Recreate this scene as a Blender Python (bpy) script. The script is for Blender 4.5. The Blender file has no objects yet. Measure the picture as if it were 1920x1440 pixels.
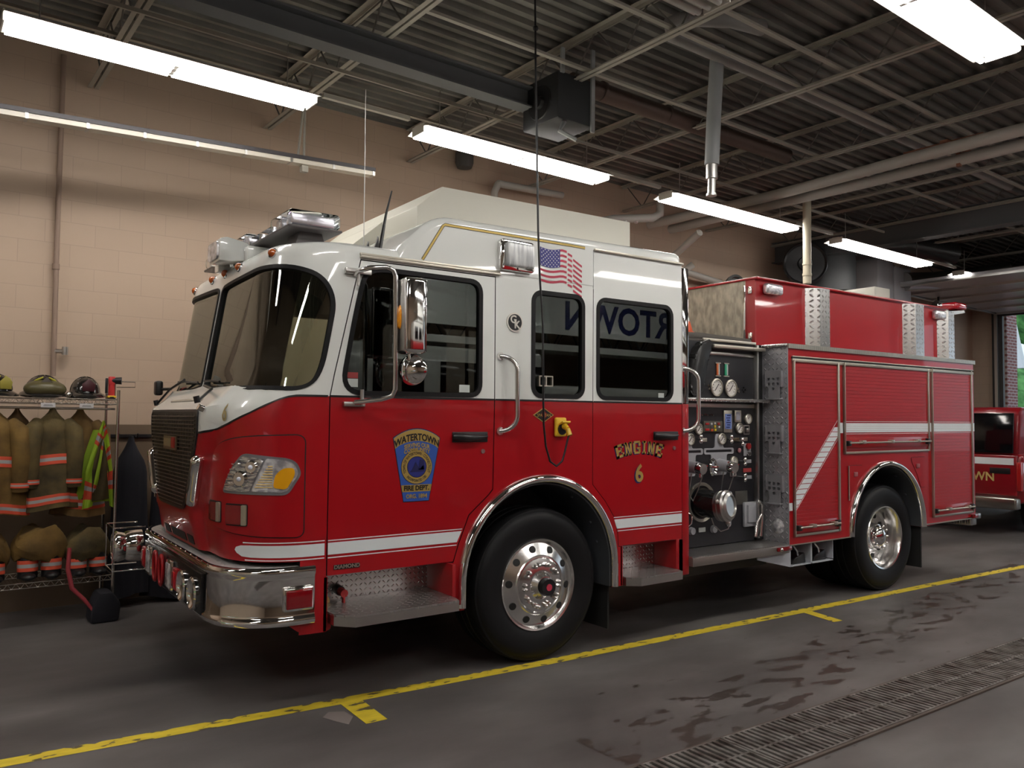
import bpy, bmesh, math, random
from mathutils import Vector, Matrix, Euler
from mathutils.geometry import delaunay_2d_cdt
random.seed(7)
scene = bpy.context.scene
COL = scene.collection
PI = math.pi
R = math.radians

# ------------------------------------------------------------------ camera, world, exposure
cam_d = bpy.data.cameras.new('camera')
cam = bpy.data.objects.new('camera', cam_d); COL.objects.link(cam)
cam_d.sensor_width = 36.0; cam_d.lens = 36.0 * 1504.1 / 1920.0
cam_d.clip_start = 0.05; cam_d.clip_end = 200
Mc = Matrix(((0.8180828643976586, -0.03526449495054041, -0.5740181550916358),
             (-0.5749864832953776, -0.030291835194598778, -0.8176019500638178),
             (0.011444256486834023, 0.9989188255891598, -0.04505783924065801))).to_4x4()
Mc.translation = Vector((-3.44646068, -4.53094414, 1.70310842))
cam.matrix_world = Mc
scene.camera = cam
scene.view_settings.view_transform = 'Standard'
scene.view_settings.look = 'None'
scene.view_settings.gamma = 1.0
scene.view_settings.use_curve_mapping = False
scene.view_settings.exposure = 0.0

world = bpy.data.worlds.new('world'); scene.world = world
world.use_nodes = True
wn = world.node_tree
wn.nodes['Background'].inputs[0].default_value = (0.75, 0.88, 1.0, 1)
wn.nodes['Background'].inputs[1].default_value = 1.2
TUBE_STRENGTH = 21.0
TUBE_COLOR = (1.0, 0.96, 0.92)

# building axes are turned 2.4 degrees from the engine's axes
BETA = 0.0417
cb, sb = math.cos(BETA), math.sin(BETA)
def B(x, y, z=0.0): return Vector((cb*x - sb*y, sb*x + cb*y, z))

# ------------------------------------------------------------------ materials
MATS = {}
def mat(name, color=(.5,.5,.5), rough=.5, metal=0.0, coat=0.0, emit=None, es=0.0, spec=.5, fn=None):
    if name in MATS: return MATS[name]
    m = bpy.data.materials.new(name); m.use_nodes = True
    nt = m.node_tree; b = nt.nodes['Principled BSDF']
    b.inputs['Base Color'].default_value = (*color, 1)
    b.inputs['Roughness'].default_value = rough
    b.inputs['Metallic'].default_value = metal
    b.inputs['Coat Weight'].default_value = coat
    b.inputs['Coat Roughness'].default_value = .03
    b.inputs['Specular IOR Level'].default_value = spec
    if emit:
        b.inputs['Emission Color'].default_value = (*emit, 1); b.inputs['Emission Strength'].default_value = es
    m.diffuse_color = (*color, 1)
    if fn: fn(nt, b)
    MATS[name] = m
    return m
def N(nt, t, **kw):
    n = nt.nodes.new(t)
    for k, v in kw.items(): setattr(n, k, v)
    return n
def mth(nt, op, a, b=None, c=None):
    n = nt.nodes.new('ShaderNodeMath'); n.operation = op
    for i, v in enumerate((a, b, c)):
        if v is None: continue
        if isinstance(v, (int, float)): n.inputs[i].default_value = v
        else: nt.links.new(v, n.inputs[i])
    return n.outputs[0]
def noise_mix(c1, c2, scale=6, detail=6, lo=.35, hi=.65, bump=0.0, bscale=60, rough=None, stretch=(1,1,1)):
    def fn(nt, b):
        tc = N(nt, 'ShaderNodeTexCoord'); mp = N(nt, 'ShaderNodeMapping'); mp.inputs['Scale'].default_value = stretch
        nt.links.new(tc.outputs['Object'], mp.inputs[0])
        n = N(nt, 'ShaderNodeTexNoise'); n.inputs['Scale'].default_value = scale; n.inputs['Detail'].default_value = detail
        nt.links.new(mp.outputs[0], n.inputs['Vector'])
        r = N(nt, 'ShaderNodeValToRGB'); r.color_ramp.elements[0].position = lo; r.color_ramp.elements[1].position = hi
        r.color_ramp.elements[0].color = (*c1, 1); r.color_ramp.elements[1].color = (*c2, 1)
        nt.links.new(n.outputs[0], r.inputs[0]); nt.links.new(r.outputs[0], b.inputs['Base Color'])
        if bump:
            n2 = N(nt, 'ShaderNodeTexNoise'); n2.inputs['Scale'].default_value = bscale; n2.inputs['Detail'].default_value = 4
            nt.links.new(mp.outputs[0], n2.inputs['Vector'])
            bp = N(nt, 'ShaderNodeBump'); bp.inputs['Strength'].default_value = bump; bp.inputs['Distance'].default_value = .01
            nt.links.new(n2.outputs[0], bp.inputs['Height']); nt.links.new(bp.outputs[0], b.inputs['Normal'])
    return fn
def tread(axes, s=31.0, c=(.62,.62,.64), strength=.8, dist=.004):
    # raised diamond lugs of alternating direction; axes picks the two object axes of the sheet
    def fn(nt, b):
        tc = N(nt, 'ShaderNodeTexCoord'); sp = N(nt, 'ShaderNodeSeparateXYZ'); nt.links.new(tc.outputs['Object'], sp.inputs[0])
        u = mth(nt, 'MULTIPLY', sp.outputs[axes[0]], s); v = mth(nt, 'MULTIPLY', sp.outputs[axes[1]], s)
        a = mth(nt, 'SUBTRACT', mth(nt, 'FRACT', u), .5); bb = mth(nt, 'SUBTRACT', mth(nt, 'FRACT', v), .5)
        par = mth(nt, 'FLOORED_MODULO', mth(nt, 'ADD', mth(nt, 'FLOOR', u), mth(nt, 'FLOOR', v)), 2.0)
        d1 = mth(nt, 'MULTIPLY', mth(nt, 'ADD', a, bb), .7071); d2 = mth(nt, 'MULTIPLY', mth(nt, 'SUBTRACT', a, bb), .7071)
        ip = mth(nt, 'SUBTRACT', 1.0, par)
        e1 = mth(nt, 'ADD', mth(nt, 'MULTIPLY', d1, par), mth(nt, 'MULTIPLY', d2, ip))
        e2 = mth(nt, 'ADD', mth(nt, 'MULTIPLY', d2, par), mth(nt, 'MULTIPLY', d1, ip))
        q = mth(nt, 'ADD', mth(nt, 'POWER', mth(nt, 'DIVIDE', mth(nt,'ABSOLUTE',e1), .40), 2.0), mth(nt, 'POWER', mth(nt, 'DIVIDE', mth(nt,'ABSOLUTE',e2), .14), 2.0))
        h = mth(nt, 'MAXIMUM', mth(nt, 'SUBTRACT', 1.0, q), 0.0)
        bp = N(nt, 'ShaderNodeBump'); bp.inputs['Strength'].default_value = strength; bp.inputs['Distance'].default_value = dist
        nt.links.new(h, bp.inputs['Height']); nt.links.new(bp.outputs[0], b.inputs['Normal'])
    return fn
RED = mat('red_paint', (.38,.005,.010), .3, coat=.6, spec=.3)
DRED = mat('red_plate', (.36,.008,.012), .35, coat=.5)
WHITE = mat('white_paint', (.84,.87,.84), .25, coat=1.0)
CREAM = mat('cream_white', (.74,.73,.64), .5)
GAP = mat('dark_gap', (.008,.008,.008), .6)
BLACK = mat('black_plastic', (.012,.012,.013), .35)
MATTE = mat('matte_black', (.015,.015,.016), .8)
RUBBER = mat('rubber', (.008,.008,.009), .55, spec=.25)
CHROME = mat('chrome', (.80,.79,.78), .06, 1.0)
STEEL = mat('brushed_steel', (.55,.54,.52), .3, 1.0)
POL = mat('polished_aluminium', (.75,.74,.73), .2, 1.0)
SATIN = mat('satin_silver_trim', (.52,.49,.42), .38, .85)
TREADZ = mat('tread_plate_flat', (.62,.61,.60), .24, 1.0, fn=tread((0,1)))
TREADY = mat('tread_plate_side', (.62,.61,.60), .24, 1.0, fn=tread((0,2)))
TREADX = mat('tread_plate_front', (.50,.50,.53), .36, .6, fn=tread((1,2), 22.0, strength=1.0, dist=.012))
TREADP = mat('tread_plate_post', (.62,.61,.60), .26, 1.0, fn=tread((0,2), 19.0, strength=1.0, dist=.008))
TREADS = mat('tread_plate_step', (.50,.49,.48), .3, .85, fn=tread((0,1), 24.0, strength=1.0, dist=.012))
TREADD = mat('tread_plate_deck', (.70,.69,.68), .5, .5, fn=tread((0,1), 28.0, strength=1.0, dist=.01))
SCOTCH = mat('reflective_white', (.78,.84,.86), .45)
PINW = mat('pinstripe_white', (.85,.85,.85), .4)
GOLD = mat('gold_leaf', (.50,.36,.10), .38, .4)
NAVY = mat('navy', (.012,.02,.12), .4)
BLUE = mat('emblem_blue', (.03,.10,.42), .4)
YEL = mat('yellow_plastic', (.75,.48,.03), .35)
AMBER = mat('amber_lens', (.85,.32,.01), .12, coat=1)
ORANGE = mat('orange_lens', (.45,.09,.01), .12, coat=1)
REDL = mat('red_lens', (.22,.004,.008), .08, coat=1)
GREY = mat('grey_paint', (.36,.37,.40), .5)
LINER = mat('fender_liner', (.06,.065,.075), .5)
DARKIN = mat('cab_interior', (.035,.035,.038), .7)
def glassmat(name, tint, fac):
    m = bpy.data.materials.new(name); m.use_nodes = True; nt = m.node_tree; nt.nodes.clear()
    o = N(nt, 'ShaderNodeOutputMaterial'); mx = N(nt, 'ShaderNodeMixShader')
    t = N(nt, 'ShaderNodeBsdfTransparent'); t.inputs[0].default_value = (*tint, 1)
    g = N(nt, 'ShaderNodeBsdfGlossy'); g.inputs['Roughness'].default_value = .01; g.inputs[0].default_value = (.95,1,.95,1)
    lw = N(nt, 'ShaderNodeLayerWeight'); lw.inputs[0].default_value = fac
    nt.links.new(lw.outputs['Fresnel'], mx.inputs[0]); nt.links.new(t.outputs[0], mx.inputs[1]); nt.links.new(g.outputs[0], mx.inputs[2])
    nt.links.new(mx.outputs[0], o.inputs[0]); MATS[name] = m; return m
GLASS_D = glassmat('tinted_glass', (.22,.24,.24), .38)
GLASS_W = glassmat('windshield_glass', (.60,.66,.58), .58)
CLEAR = glassmat('clear_lens', (.93,.93,.95), .18)
CLEARL = mat('faceted_lens', (.72,.72,.75), .22, .55, fn=noise_mix((.45,.45,.5),(.95,.95,.97), 22, 2, .35,.6, bump=.5, bscale=30))

# ------------------------------------------------------------------ mesh helpers
def tag(o, label=None, cat=None, group=None, kind=None):
    if label: o['label'] = label
    if cat: o['category'] = cat
    if group: o['group'] = group
    if kind: o['kind'] = kind
    return o
def mesh_obj(name, me, mats, parent=None, ang=32):
    ix = [p.material_index for p in me.polygons]
    me.materials.clear()
    for m in (mats if isinstance(mats, (list, tuple)) else [mats]): me.materials.append(m)
    for p, i in zip(me.polygons, ix): p.use_smooth = True; p.material_index = i
    me.set_sharp_from_angle(angle=R(ang))
    o = bpy.data.objects.new(name, me); COL.objects.link(o)
    if parent is not None: o.parent = parent
    return o
def empty(name, loc=(0,0,0), rz=0.0):
    o = bpy.data.objects.new(name, None); COL.objects.link(o); o.location = loc; o.rotation_euler = (0,0,rz)
    o.empty_display_size = .1
    return o
class MB:
    def __init__(s): s.bm = bmesh.new(); s.mi = 0
    def m(s, i): s.mi = i; return s
    def _fin(s, faces):
        for f in faces: f.material_index = s.mi
    def box(s, x0,x1,y0,y1,z0,z1, bev=0.0, seg=2, rot=None):
        n0 = set(s.bm.faces)
        r = bmesh.ops.create_cube(s.bm, size=1.0)
        c = Vector(((x0+x1)/2,(y0+y1)/2,(z0+z1)/2)); d = (abs(x1-x0),abs(y1-y0),abs(z1-z0))
        for v in r['verts']: v.co = Vector((v.co.x*d[0], v.co.y*d[1], v.co.z*d[2]))
        if bev:
            es = list({e for v in r['verts'] for e in v.link_edges})
            bmesh.ops.bevel(s.bm, geom=es, offset=min(bev, min(d)*.49), segments=seg, profile=.5, affect='EDGES')
        nf = [f for f in s.bm.faces if f not in n0]; vs = {v for f in nf for v in f.verts}
        for v in vs:
            if rot is not None: v.co = rot @ v.co
            v.co += c
        s._fin(nf); return s
    def cyl(s, p0, p1, r0, r1=None, seg=20, cap=True):
        r1 = r0 if r1 is None else r1
        p0, p1 = Vector(p0), Vector(p1); d = p1-p0; q = d.to_track_quat('Z','Y')
        n0 = set(s.bm.faces)
        a = [s.bm.verts.new(p0 + q @ Vector((r0*math.cos(2*PI*i/seg), r0*math.sin(2*PI*i/seg), 0))) for i in range(seg)]
        b = [s.bm.verts.new(p1 + q @ Vector((r1*math.cos(2*PI*i/seg), r1*math.sin(2*PI*i/seg), 0))) for i in range(seg)]
        for i in range(seg): s.bm.faces.new((a[i], a[(i+1)%seg], b[(i+1)%seg], b[i]))
        if cap: s.bm.faces.new(a[::-1]); s.bm.faces.new(b)
        s._fin([f for f in s.bm.faces if f not in n0]); return s
    def tube(s, pts, r, seg=10, closed=False, cap=True, sq=None):
        pts = [Vector(p) for p in pts]; n = len(pts); n0 = set(s.bm.faces)
        rings = []; up = None
        for i in range(n):
            if closed: t = (pts[(i+1)%n]-pts[(i-1)%n]).normalized()
            else: t = (pts[min(i+1,n-1)]-pts[max(i-1,0)]).normalized()
            if up is None:
                up = Vector((0,0,1)) if abs(t.z) < .9 else Vector((1,0,0))
            sx = t.cross(up).normalized(); up = sx.cross(t).normalized()
            rr = r[i] if isinstance(r, (list,tuple)) else r
            ring = []
            for k in range(seg):
                a = 2*PI*(k+.5)/seg
                if sq: w, h = sq; o_ = sx*(w*(1 if math.cos(a)>0 else -1)) + up*(h*(1 if math.sin(a)>0 else -1))
                else: o_ = sx*(rr*math.cos(a)) + up*(rr*math.sin(a))
                ring.append(s.bm.verts.new(pts[i]+o_))
            rings.append(ring)
        for i in range(n if closed else n-1):
            A, Bq = rings[i], rings[(i+1)%n]
            for k in range(seg): s.bm.faces.new((A[k], A[(k+1)%seg], Bq[(k+1)%seg], Bq[k]))
        if not closed and cap: s.bm.faces.new(rings[0][::-1]); s.bm.faces.new(rings[-1])
        s._fin([f for f in s.bm.faces if f not in n0]); return s
    def lathe(s, prof, origin, axis, seg=48, close=False):
        # prof: (radius, offset along axis)
        origin = Vector(origin); q = Vector(axis).normalized().to_track_quat('Z','Y'); n0 = set(s.bm.faces)
        rings = []
        for (r, h) in prof:
            if r < 1e-6: rings.append([s.bm.verts.new(origin + q @ Vector((0,0,h)))])
            else: rings.append([s.bm.verts.new(origin + q @ Vector((r*math.cos(2*PI*i/seg), r*math.sin(2*PI*i/seg), h))) for i in range(seg)])
        pr = list(zip(rings, rings[1:]))
        if close: pr.append((rings[-1], rings[0]))
        for A, C_ in pr:
            for i in range(seg):
                j = (i+1)%seg
                if len(A) == 1 and len(C_) == 1: continue
                if len(A) == 1: s.bm.faces.new((A[0], C_[j], C_[i]))
                elif len(C_) == 1: s.bm.faces.new((A[i], A[j], C_[0]))
                else: s.bm.faces.new((A[i], A[j], C_[j], C_[i]))
        s._fin([f for f in s.bm.faces if f not in n0]); return s
    def prism(s, poly, axis, d0, d1, bev=0.0, seg=2):
        # poly in the plane across `axis`: x->(y,z) y->(x,z) z->(x,y)
        def P(a, b, d):
            return Vector((d,a,b)) if axis=='x' else Vector((a,d,b)) if axis=='y' else Vector((a,b,d))
        n0 = set(s.bm.faces)
        A = [s.bm.verts.new(P(a,b,d0)) for a,b in poly]; C_ = [s.bm.verts.new(P(a,b,d1)) for a,b in poly]
        n = len(poly); fs = [s.bm.faces.new(A), s.bm.faces.new(C_[::-1])]
        for i in range(n): fs.append(s.bm.faces.new((A[(i+1)%n], A[i], C_[i], C_[(i+1)%n])))
        bmesh.ops.recalc_face_normals(s.bm, faces=fs)
        if bev:
            es = list({e for f in fs for e in f.edges})
            bmesh.ops.bevel(s.bm, geom=es, offset=bev, segments=seg, profile=.5, affect='EDGES')
        s._fin([f for f in s.bm.faces if f not in n0]); return s
    def sphere(s, c, r, sc=(1,1,1), u=20, v=12, rot=None):
        n0 = set(s.bm.faces)
        q = bmesh.ops.create_uvsphere(s.bm, u_segments=u, v_segments=v, radius=r)
        for vv in q['verts']:
            co = Vector((vv.co.x*sc[0], vv.co.y*sc[1], vv.co.z*sc[2]))
            if rot is not None: co = rot @ co
            vv.co = co + Vector(c)
        s._fin([f for f in s.bm.faces if f not in n0]); return s
    def build(s, name, mats, parent=None, ang=32, normals=True):
        if normals: bmesh.ops.recalc_face_normals(s.bm, faces=s.bm.faces)
        me = bpy.data.meshes.new(name); s.bm.to_mesh(me); s.bm.free()
        return mesh_obj(name, me, mats, parent, ang)
def inpoly(p, poly):
    x, y = p; c = False; n = len(poly)
    for i in range(n):
        x1,y1 = poly[i]; x2,y2 = poly[(i+1)%n]
        if (y1 > y) != (y2 > y) and x < (x2-x1)*(y-y1)/(y2-y1)+x1: c = not c
    return c
def dens(poly, step):
    out = []
    n = len(poly)
    for i in range(n):
        a, b = Vector(poly[i]), Vector(poly[(i+1)%n]); k = max(1, math.ceil((b-a).length/step))
        for j in range(k): out.append(tuple(a+(b-a)*j/k))
    return out
def rrect(x0, x1, z0, z1, r, n=5):
    out = []
    for cx, cz, a0 in ((x1-r,z1-r,0),(x0+r,z1-r,90),(x0+r,z0+r,180),(x1-r,z0+r,270)):
        for i in range(n+1):
            a = R(a0+90*i/n); out.append((cx+r*math.cos(a), cz+r*math.sin(a)))
    return out
def rpoly(poly, r, n=4):
    # round the corners of a polygon
    out = []; m = len(poly)
    for i in range(m):
        p0, p1, p2 = Vector(poly[i-1]), Vector(poly[i]), Vector(poly[(i+1)%m])
        rr = r[i] if isinstance(r, (list,tuple)) else r
        if rr <= 1e-6: out.append(tuple(p1)); continue
        a = min(rr, (p0-p1).length*.49); b = min(rr, (p2-p1).length*.49)
        A = p1+(p0-p1).normalized()*a; C_ = p1+(p2-p1).normalized()*b
        for k in range(n+1):
            t = k/n; out.append(tuple(A*(1-t)**2 + p1*2*t*(1-t) + C_*t*t))
    return out
def offpoly(poly, d):
    # push a counter-clockwise polygon outwards by d
    n = len(poly); ar = sum(poly[i][0]*poly[(i+1)%n][1]-poly[(i+1)%n][0]*poly[i][1] for i in range(n))
    sg = 1 if ar > 0 else -1; out = []
    for i in range(n):
        p0, p1, p2 = Vector(poly[i-1]), Vector(poly[i]), Vector(poly[(i+1)%n])
        e1, e2 = (p1-p0), (p2-p1)
        if e1.length < 1e-9: e1 = e2
        if e2.length < 1e-9: e2 = e1
        e1.normalize(); e2.normalize()
        n1, n2 = Vector((e1.y,-e1.x))*sg, Vector((e2.y,-e2.x))*sg
        b = (n1+n2); b = b/max(.3, b.length_squared/2) if b.length > 1e-6 else n1
        out.append(tuple(p1+b*d))
    return out
def side(a, b, off): return Vector((a, -off, b))
def patch(mb, poly, fmap, o1, o2, step=.08, holes=()):
    loops = [dens(poly, step)] + [dens(h, step) for h in holes]
    verts, edges = [], []
    for lp in loops:
        k = len(verts); verts += [Vector(p) for p in lp]; edges += [(k+i, k+(i+1)%len(lp)) for i in range(len(lp))]
    xs = [p[0] for p in loops[0]]; zs = [p[1] for p in loops[0]]
    def ok(p): return inpoly(p, loops[0]) and not any(inpoly(p, h) for h in loops[1:])
    nx = int((max(xs)-min(xs))/step); nz = int((max(zs)-min(zs))/step)
    bl = [v.copy() for v in verts]
    for i in range(1, nx+1):
        for j in range(1, nz+1):
            p = (min(xs)+i*step, min(zs)+j*step)
            if ok(p) and min((Vector(p)-q).length for q in bl) > step*.35: verts.append(Vector(p))
    vs, es, fs, *_ = delaunay_2d_cdt(verts, edges, [], 0, 1e-7)
    fs = [f for f in fs if ok((sum(vs[i].x for i in f)/3, sum(vs[i].y for i in f)/3))]
    bm = mb.bm; n0 = set(bm.faces)
    T = [bm.verts.new(fmap(v.x, v.y, o2)) for v in vs]; D = [bm.verts.new(fmap(v.x, v.y, o1)) for v in vs]
    ec = {}
    for f in fs:
        bm.faces.new([T[i] for i in f]); bm.faces.new([D[i] for i in reversed(f)])
        for i in range(3):
            e = (f[i], f[(i+1)%3]); ec[e] = 1
    for (a, b) in list(ec):
        if (b, a) not in ec: bm.faces.new((T[b], T[a], D[a], D[b]))
    nf = [f for f in bm.faces if f not in n0]
    mb._fin(nf)
    loose = [v for v in T+D if not v.link_faces]
    for v in loose: bm.verts.remove(v)
    return mb
def boolean(target, cutter_mb, op, tol=False):
    me = bpy.data.meshes.new('cutter'); bmesh.ops.recalc_face_normals(cutter_mb.bm, faces=cutter_mb.bm.faces); cutter_mb.bm.to_mesh(me)
    co = bpy.data.objects.new('cutter', me); COL.objects.link(co)
    for m in target.data.materials: me.materials.append(m)
    md = target.modifiers.new('b', 'BOOLEAN'); md.operation = op; md.object = co; md.solver = 'EXACT'; md.use_hole_tolerant = tol
    dg = bpy.context.evaluated_depsgraph_get(); dg.update()
    nm = bpy.data.meshes.new_from_object(target.evaluated_get(dg))
    target.modifiers.clear(); old = target.data; target.data = nm
    bpy.data.objects.remove(co); bpy.data.meshes.remove(me)
    if old.users == 0: bpy.data.meshes.remove(old)
def text_mesh(body, size, depth=.002, bold=0.0, align='CENTER', spacing=1.0):
    cu = bpy.data.curves.new('t', 'FONT'); cu.body = body; cu.size = size; cu.extrude = depth/2; cu.offset = bold
    cu.align_x = align; cu.align_y = 'CENTER'; cu.space_character = spacing; cu.resolution_u = 3
    o = bpy.data.objects.new('t', cu); COL.objects.link(o)
    dg = bpy.context.evaluated_depsgraph_get(); dg.update()
    me = bpy.data.meshes.new_from_object(o.evaluated_get(dg))
    bpy.data.objects.remove(o); bpy.data.curves.remove(cu)
    return me
def put_text(name, body, size, mats, parent, fmap, bold=0.0, depth=.003, spacing=1.0, sx=1.0, sz=1.0, mp=None):
    # fmap(u, v, off) places a lettering point; u right, v up
    me = text_mesh(body, size, depth, bold, spacing=spacing)
    for v in me.vertices:
        u, w, d = v.co.x*sx, v.co.y*sz, v.co.z + depth/2
        if mp: u, w = mp(u, w)
        v.co = fmap(u, w, d)
    return mesh_obj(name, me, mats, parent)
def copy_tree(o, parent=None, **kw):
    c = o.copy(); COL.objects.link(c); c.parent = parent
    for ch in [x for x in bpy.data.objects if x.parent == o]: copy_tree(ch, c)
    return c
# ================================================================== FIRE ENGINE
RHO = 0.0061
ENG = empty('fire_engine', (0,0,-2*RHO)); ENG.rotation_euler = (0,-RHO,0)
tag(ENG, 'red and white fire engine with chrome bumper, parked nose left along the yellow line', 'fire engine')
def lerp(t, z):
    if z <= t[0][0]: return t[0][1]
    for (a,b),(c,d) in zip(t, t[1:]):
        if z <= c: return b+(d-b)*(z-a)/(c-a)
    return t[-1][1]
XF=[(.47,-2.06),(.89,-2.08),(1.1,-2.115),(1.74,-2.12),(1.80,-2.105),(1.905,-2.005),(2.645,-1.885),(2.72,-1.87),(2.77,-1.845),(2.795,-1.80),(2.805,-1.74)]
XC=[(.47,-1.62),(1.86,-1.61),(2.69,-1.42),(2.72,-1.42),(2.77,-1.41),(2.795,-1.40),(2.805,-1.38)]
YO=[(2.70,0),(2.745,.006),(2.78,.025),(2.798,.055),(2.805,.09)]
W2=1.22; L=.70; YK=.5; NN=2.3; PC=L+W2-YK; XR=1.44
def bump(y, z):
    hw = lerp([(1.12,.46),(1.16,.47),(1.77,.76),(1.9,.80)], z); d = abs(y-W2)-hw
    k = 1 if d <= 0 else (0 if d >= .12 else (1-d/.12)**2*(1+2*d/.12))
    return .07*k*lerp([(.89,.55),(1.12,1),(1.78,1),(1.90,0)], z)
def surf(p, z):
    if p > PC:
        x, y = surf(2*PC-p, z); return x, 2*W2-y
    xf, xc, yo = lerp(XF,z), lerp(XC,z), lerp(YO,z)
    if p < 0: return xc-p, yo
    if p < L:
        t = p/L*PI/2
        x = xc+(xf-xc)*math.sin(t)**(2/NN); y = yo+(YK-yo)*(1-max(0,math.cos(t))**(2/NN))
    else: x, y = xf, YK+(p-L)
    return x-bump(y, z), y
def S3(p, z): x, y = surf(p, z); return Vector((x, y, z))
def front(p, z, off):
    h = .012
    dp = S3(p+h, z)-S3(p-h, z); dz = S3(p, z+h)-S3(p, z-h)
    n = dp.cross(dz).normalized()
    if n.dot(S3(p, z)-Vector((-1.0, W2, 1.6))) < 0: n = -n
    return S3(p, z)+n*off
def mir(poly): return [(2*PC-a, b) for a, b in poly][::-1]
BELT=[(-.04,1.856),(.144,1.856),(.19,1.848),(.229,1.835),(.296,1.797),(.382,1.75),(.533,1.687),(.663,1.647),(.716,1.633),(.80,1.63)]
def belt(p):
    if p > PC: p = 2*PC-p
    return lerp(BELT, p)
def cab_loft(inset=0.0, ztop=None):
    cols = [('s', k/4) for k in range(4)] + [('p', k*.035) for k in range(0, int(PC/.035)+1)]
    full = []
    for c in cols: full.append((c, False))
    for c in reversed(cols): full.append((c, True))
    lowz = [.47,.6,.75,.9,1.0,1.1,1.13,1.2,1.3,1.4,1.5]
    upf = [0,.02,.05,.09,.14,.2,.3,.4,.5,.6,.7,.8,.9,1.0]
    top = [2.70,2.72,2.745,2.765,2.78,2.79,2.798,2.803,2.805]
    rows = []
    def pt(c, z, m):
        k, v = c
        if k == 's':
            xc = lerp(XC, z); x, y = XR+(xc-XR)*v, lerp(YO, z)
            if inset: x -= 0.05*(1-v)*1.0; y += inset
            q = Vector((x, y, z))
        else: q = S3(v, z) if not inset else front(v, z, -inset)
        if m: q.y = 2*W2-q.y
        return q
    nlow = len(lowz)
    for i, z in enumerate(lowz):
        if inset and z < .85: continue
        rows.append([pt(c, z, m) for c, m in full])
    redrow = len(rows)-1
    for j in (1, 2):     # two rows between 1.5 and the belt line
        rows.append([pt(c, 1.5+(belt(c[1] if c[0]=='p' else -1)-1.5)*j/2, m) for c, m in full])
    redrow = len(rows)-1
    for t in upf[1:]:
        rows.append([pt(c, belt(c[1] if c[0]=='p' else -1)+(2.66-belt(c[1] if c[0]=='p' else -1))*t, m) for c, m in full])
    if not inset:
        for z in top: rows.append([pt(c, z, m) for c, m in full])
    mb = MB(); bm = mb.bm
    V = [[bm.verts.new(q) for q in r] for r in rows]
    n = len(full)
    for i in range(len(V)-1):
        for k in range(n):
            f = bm.faces.new((V[i][k], V[i][(k+1)%n], V[i+1][(k+1)%n], V[i+1][k]))
            f.material_index = 0 if inset else (1 if i < redrow else 2)
    f = bm.faces.new(V[0][::-1]); f.material_index = 0 if inset else 1
    f = bm.faces.new(V[-1]); f.material_index = 0 if inset else 2
    bmesh.ops.remove_doubles(bm, verts=bm.verts, dist=1e-5)
    return mb
cab = cab_loft().build('cab_shell', [GAP, RED, WHITE], None)
# raised rear roof
rr = MB()
RB = [(-1.16,2.722),(-1.13,2.81),(-.86,3.06),(XR+.001,3.085),(XR+.001,2.722)]
def rsec(d):
    q = offpoly(RB, -d); q[0] = (RB[0][0]+d, RB[0][1]); q[4] = (RB[4][0]-d, RB[4][1])
    return rpoly(q, [.0,.05,.12,.06,.0], 5)
secs = [(-.001+.055*(1-math.sin(R(t))), .055*(1-math.cos(R(t)))) for t in (90,72,54,36,18,0)]
secs = secs+[(2*W2-y, d) for y, d in secs[::-1]]
secs = [(y, .055-0 if False else d) for y, d in secs]
rows_ = [[rr.bm.verts.new((a, y, b_)) for a, b_ in rsec(.055-d if False else (.055*(1-math.sqrt(max(0,1-(1-min(y+.001, 2.441-y)/.055)**2))) if min(y+.001, 2.441-y) < .055 else 0))] for y, d in secs]
for A, Bq in zip(rows_, rows_[1:]):
    for k in range(len(A)): rr.bm.faces.new((A[k], A[(k+1)%len(A)], Bq[(k+1)%len(A)], Bq[k]))
rr.bm.faces.new(rows_[0]); rr.bm.faces.new(rows_[-1][::-1])
for f in rr.bm.faces: f.material_index = 2
roof = rr.build('raised_roof', [GAP, RED, WHITE], None)
for p in roof.data.polygons: p.material_index = 2
boolean(cab, cab_loft(.05), 'DIFFERENCE')
# wheel arches, step wells, windows
AX, AZ = .02, .635
c = MB()
for y0, y1 in ((-.1,.55),(1.89,2.55)):
    arc = [(AX+.645*math.cos(R(a)), AZ+.645*math.sin(R(a))) for a in range(0,181,6)]
    c.prism([(AX+.645,.3)]+arc+[(AX-.645,.3)], 'y', y0, y1)
boolean(cab, c, 'DIFFERENCE')
c = MB().box(-2.6,-1.74,-.2,2.7,.3,.893); boolean(cab, c, 'DIFFERENCE')
c = MB().box(-1.575,-.735,-.1,.28,.3,.79); boolean(cab, c, 'DIFFERENCE')
c = MB().box(.775,1.395,-.1,.26,.3,.765); boolean(cab, c, 'DIFFERENCE')
WIN2 = rrect(-.078,.389,1.885,2.630,.075,6)
WIN1 = rpoly([(-.512,1.878),(-.512,2.650),(-1.345,2.655),(-1.40,2.50),(-1.512,1.874)], [.09,.09,.14,.3,.15], 7)
WIN3 = rrect(.526,1.318,1.882,2.632,.08,6)
c = MB(); c.prism(WIN2, 'y', -.1, .12); boolean(cab, c, 'DIFFERENCE')
c = MB()
for a, b in ((-1.40,-.512),(-.078,.389),(.526,1.318)): c.prism(rrect(a,b,1.9,2.62,.08), 'y', 2.30, 2.55)
boolean(cab, c, 'DIFFERENCE')
WS = rpoly([(1.385,1.935),(1.385,2.625),(1.20,2.638),(.42,2.652),(.16,2.585),(.055,2.44),(.040,1.98),(.12,1.892),(1.20,1.912)], [.05,.06,.3,.3,.1,.1,.14,.1,.3], 6)
for poly in (WS, mir(WS)):
    c = MB(); patch(c, poly, front, -.16, .05, .09); boolean(cab, c, 'DIFFERENCE')
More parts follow.
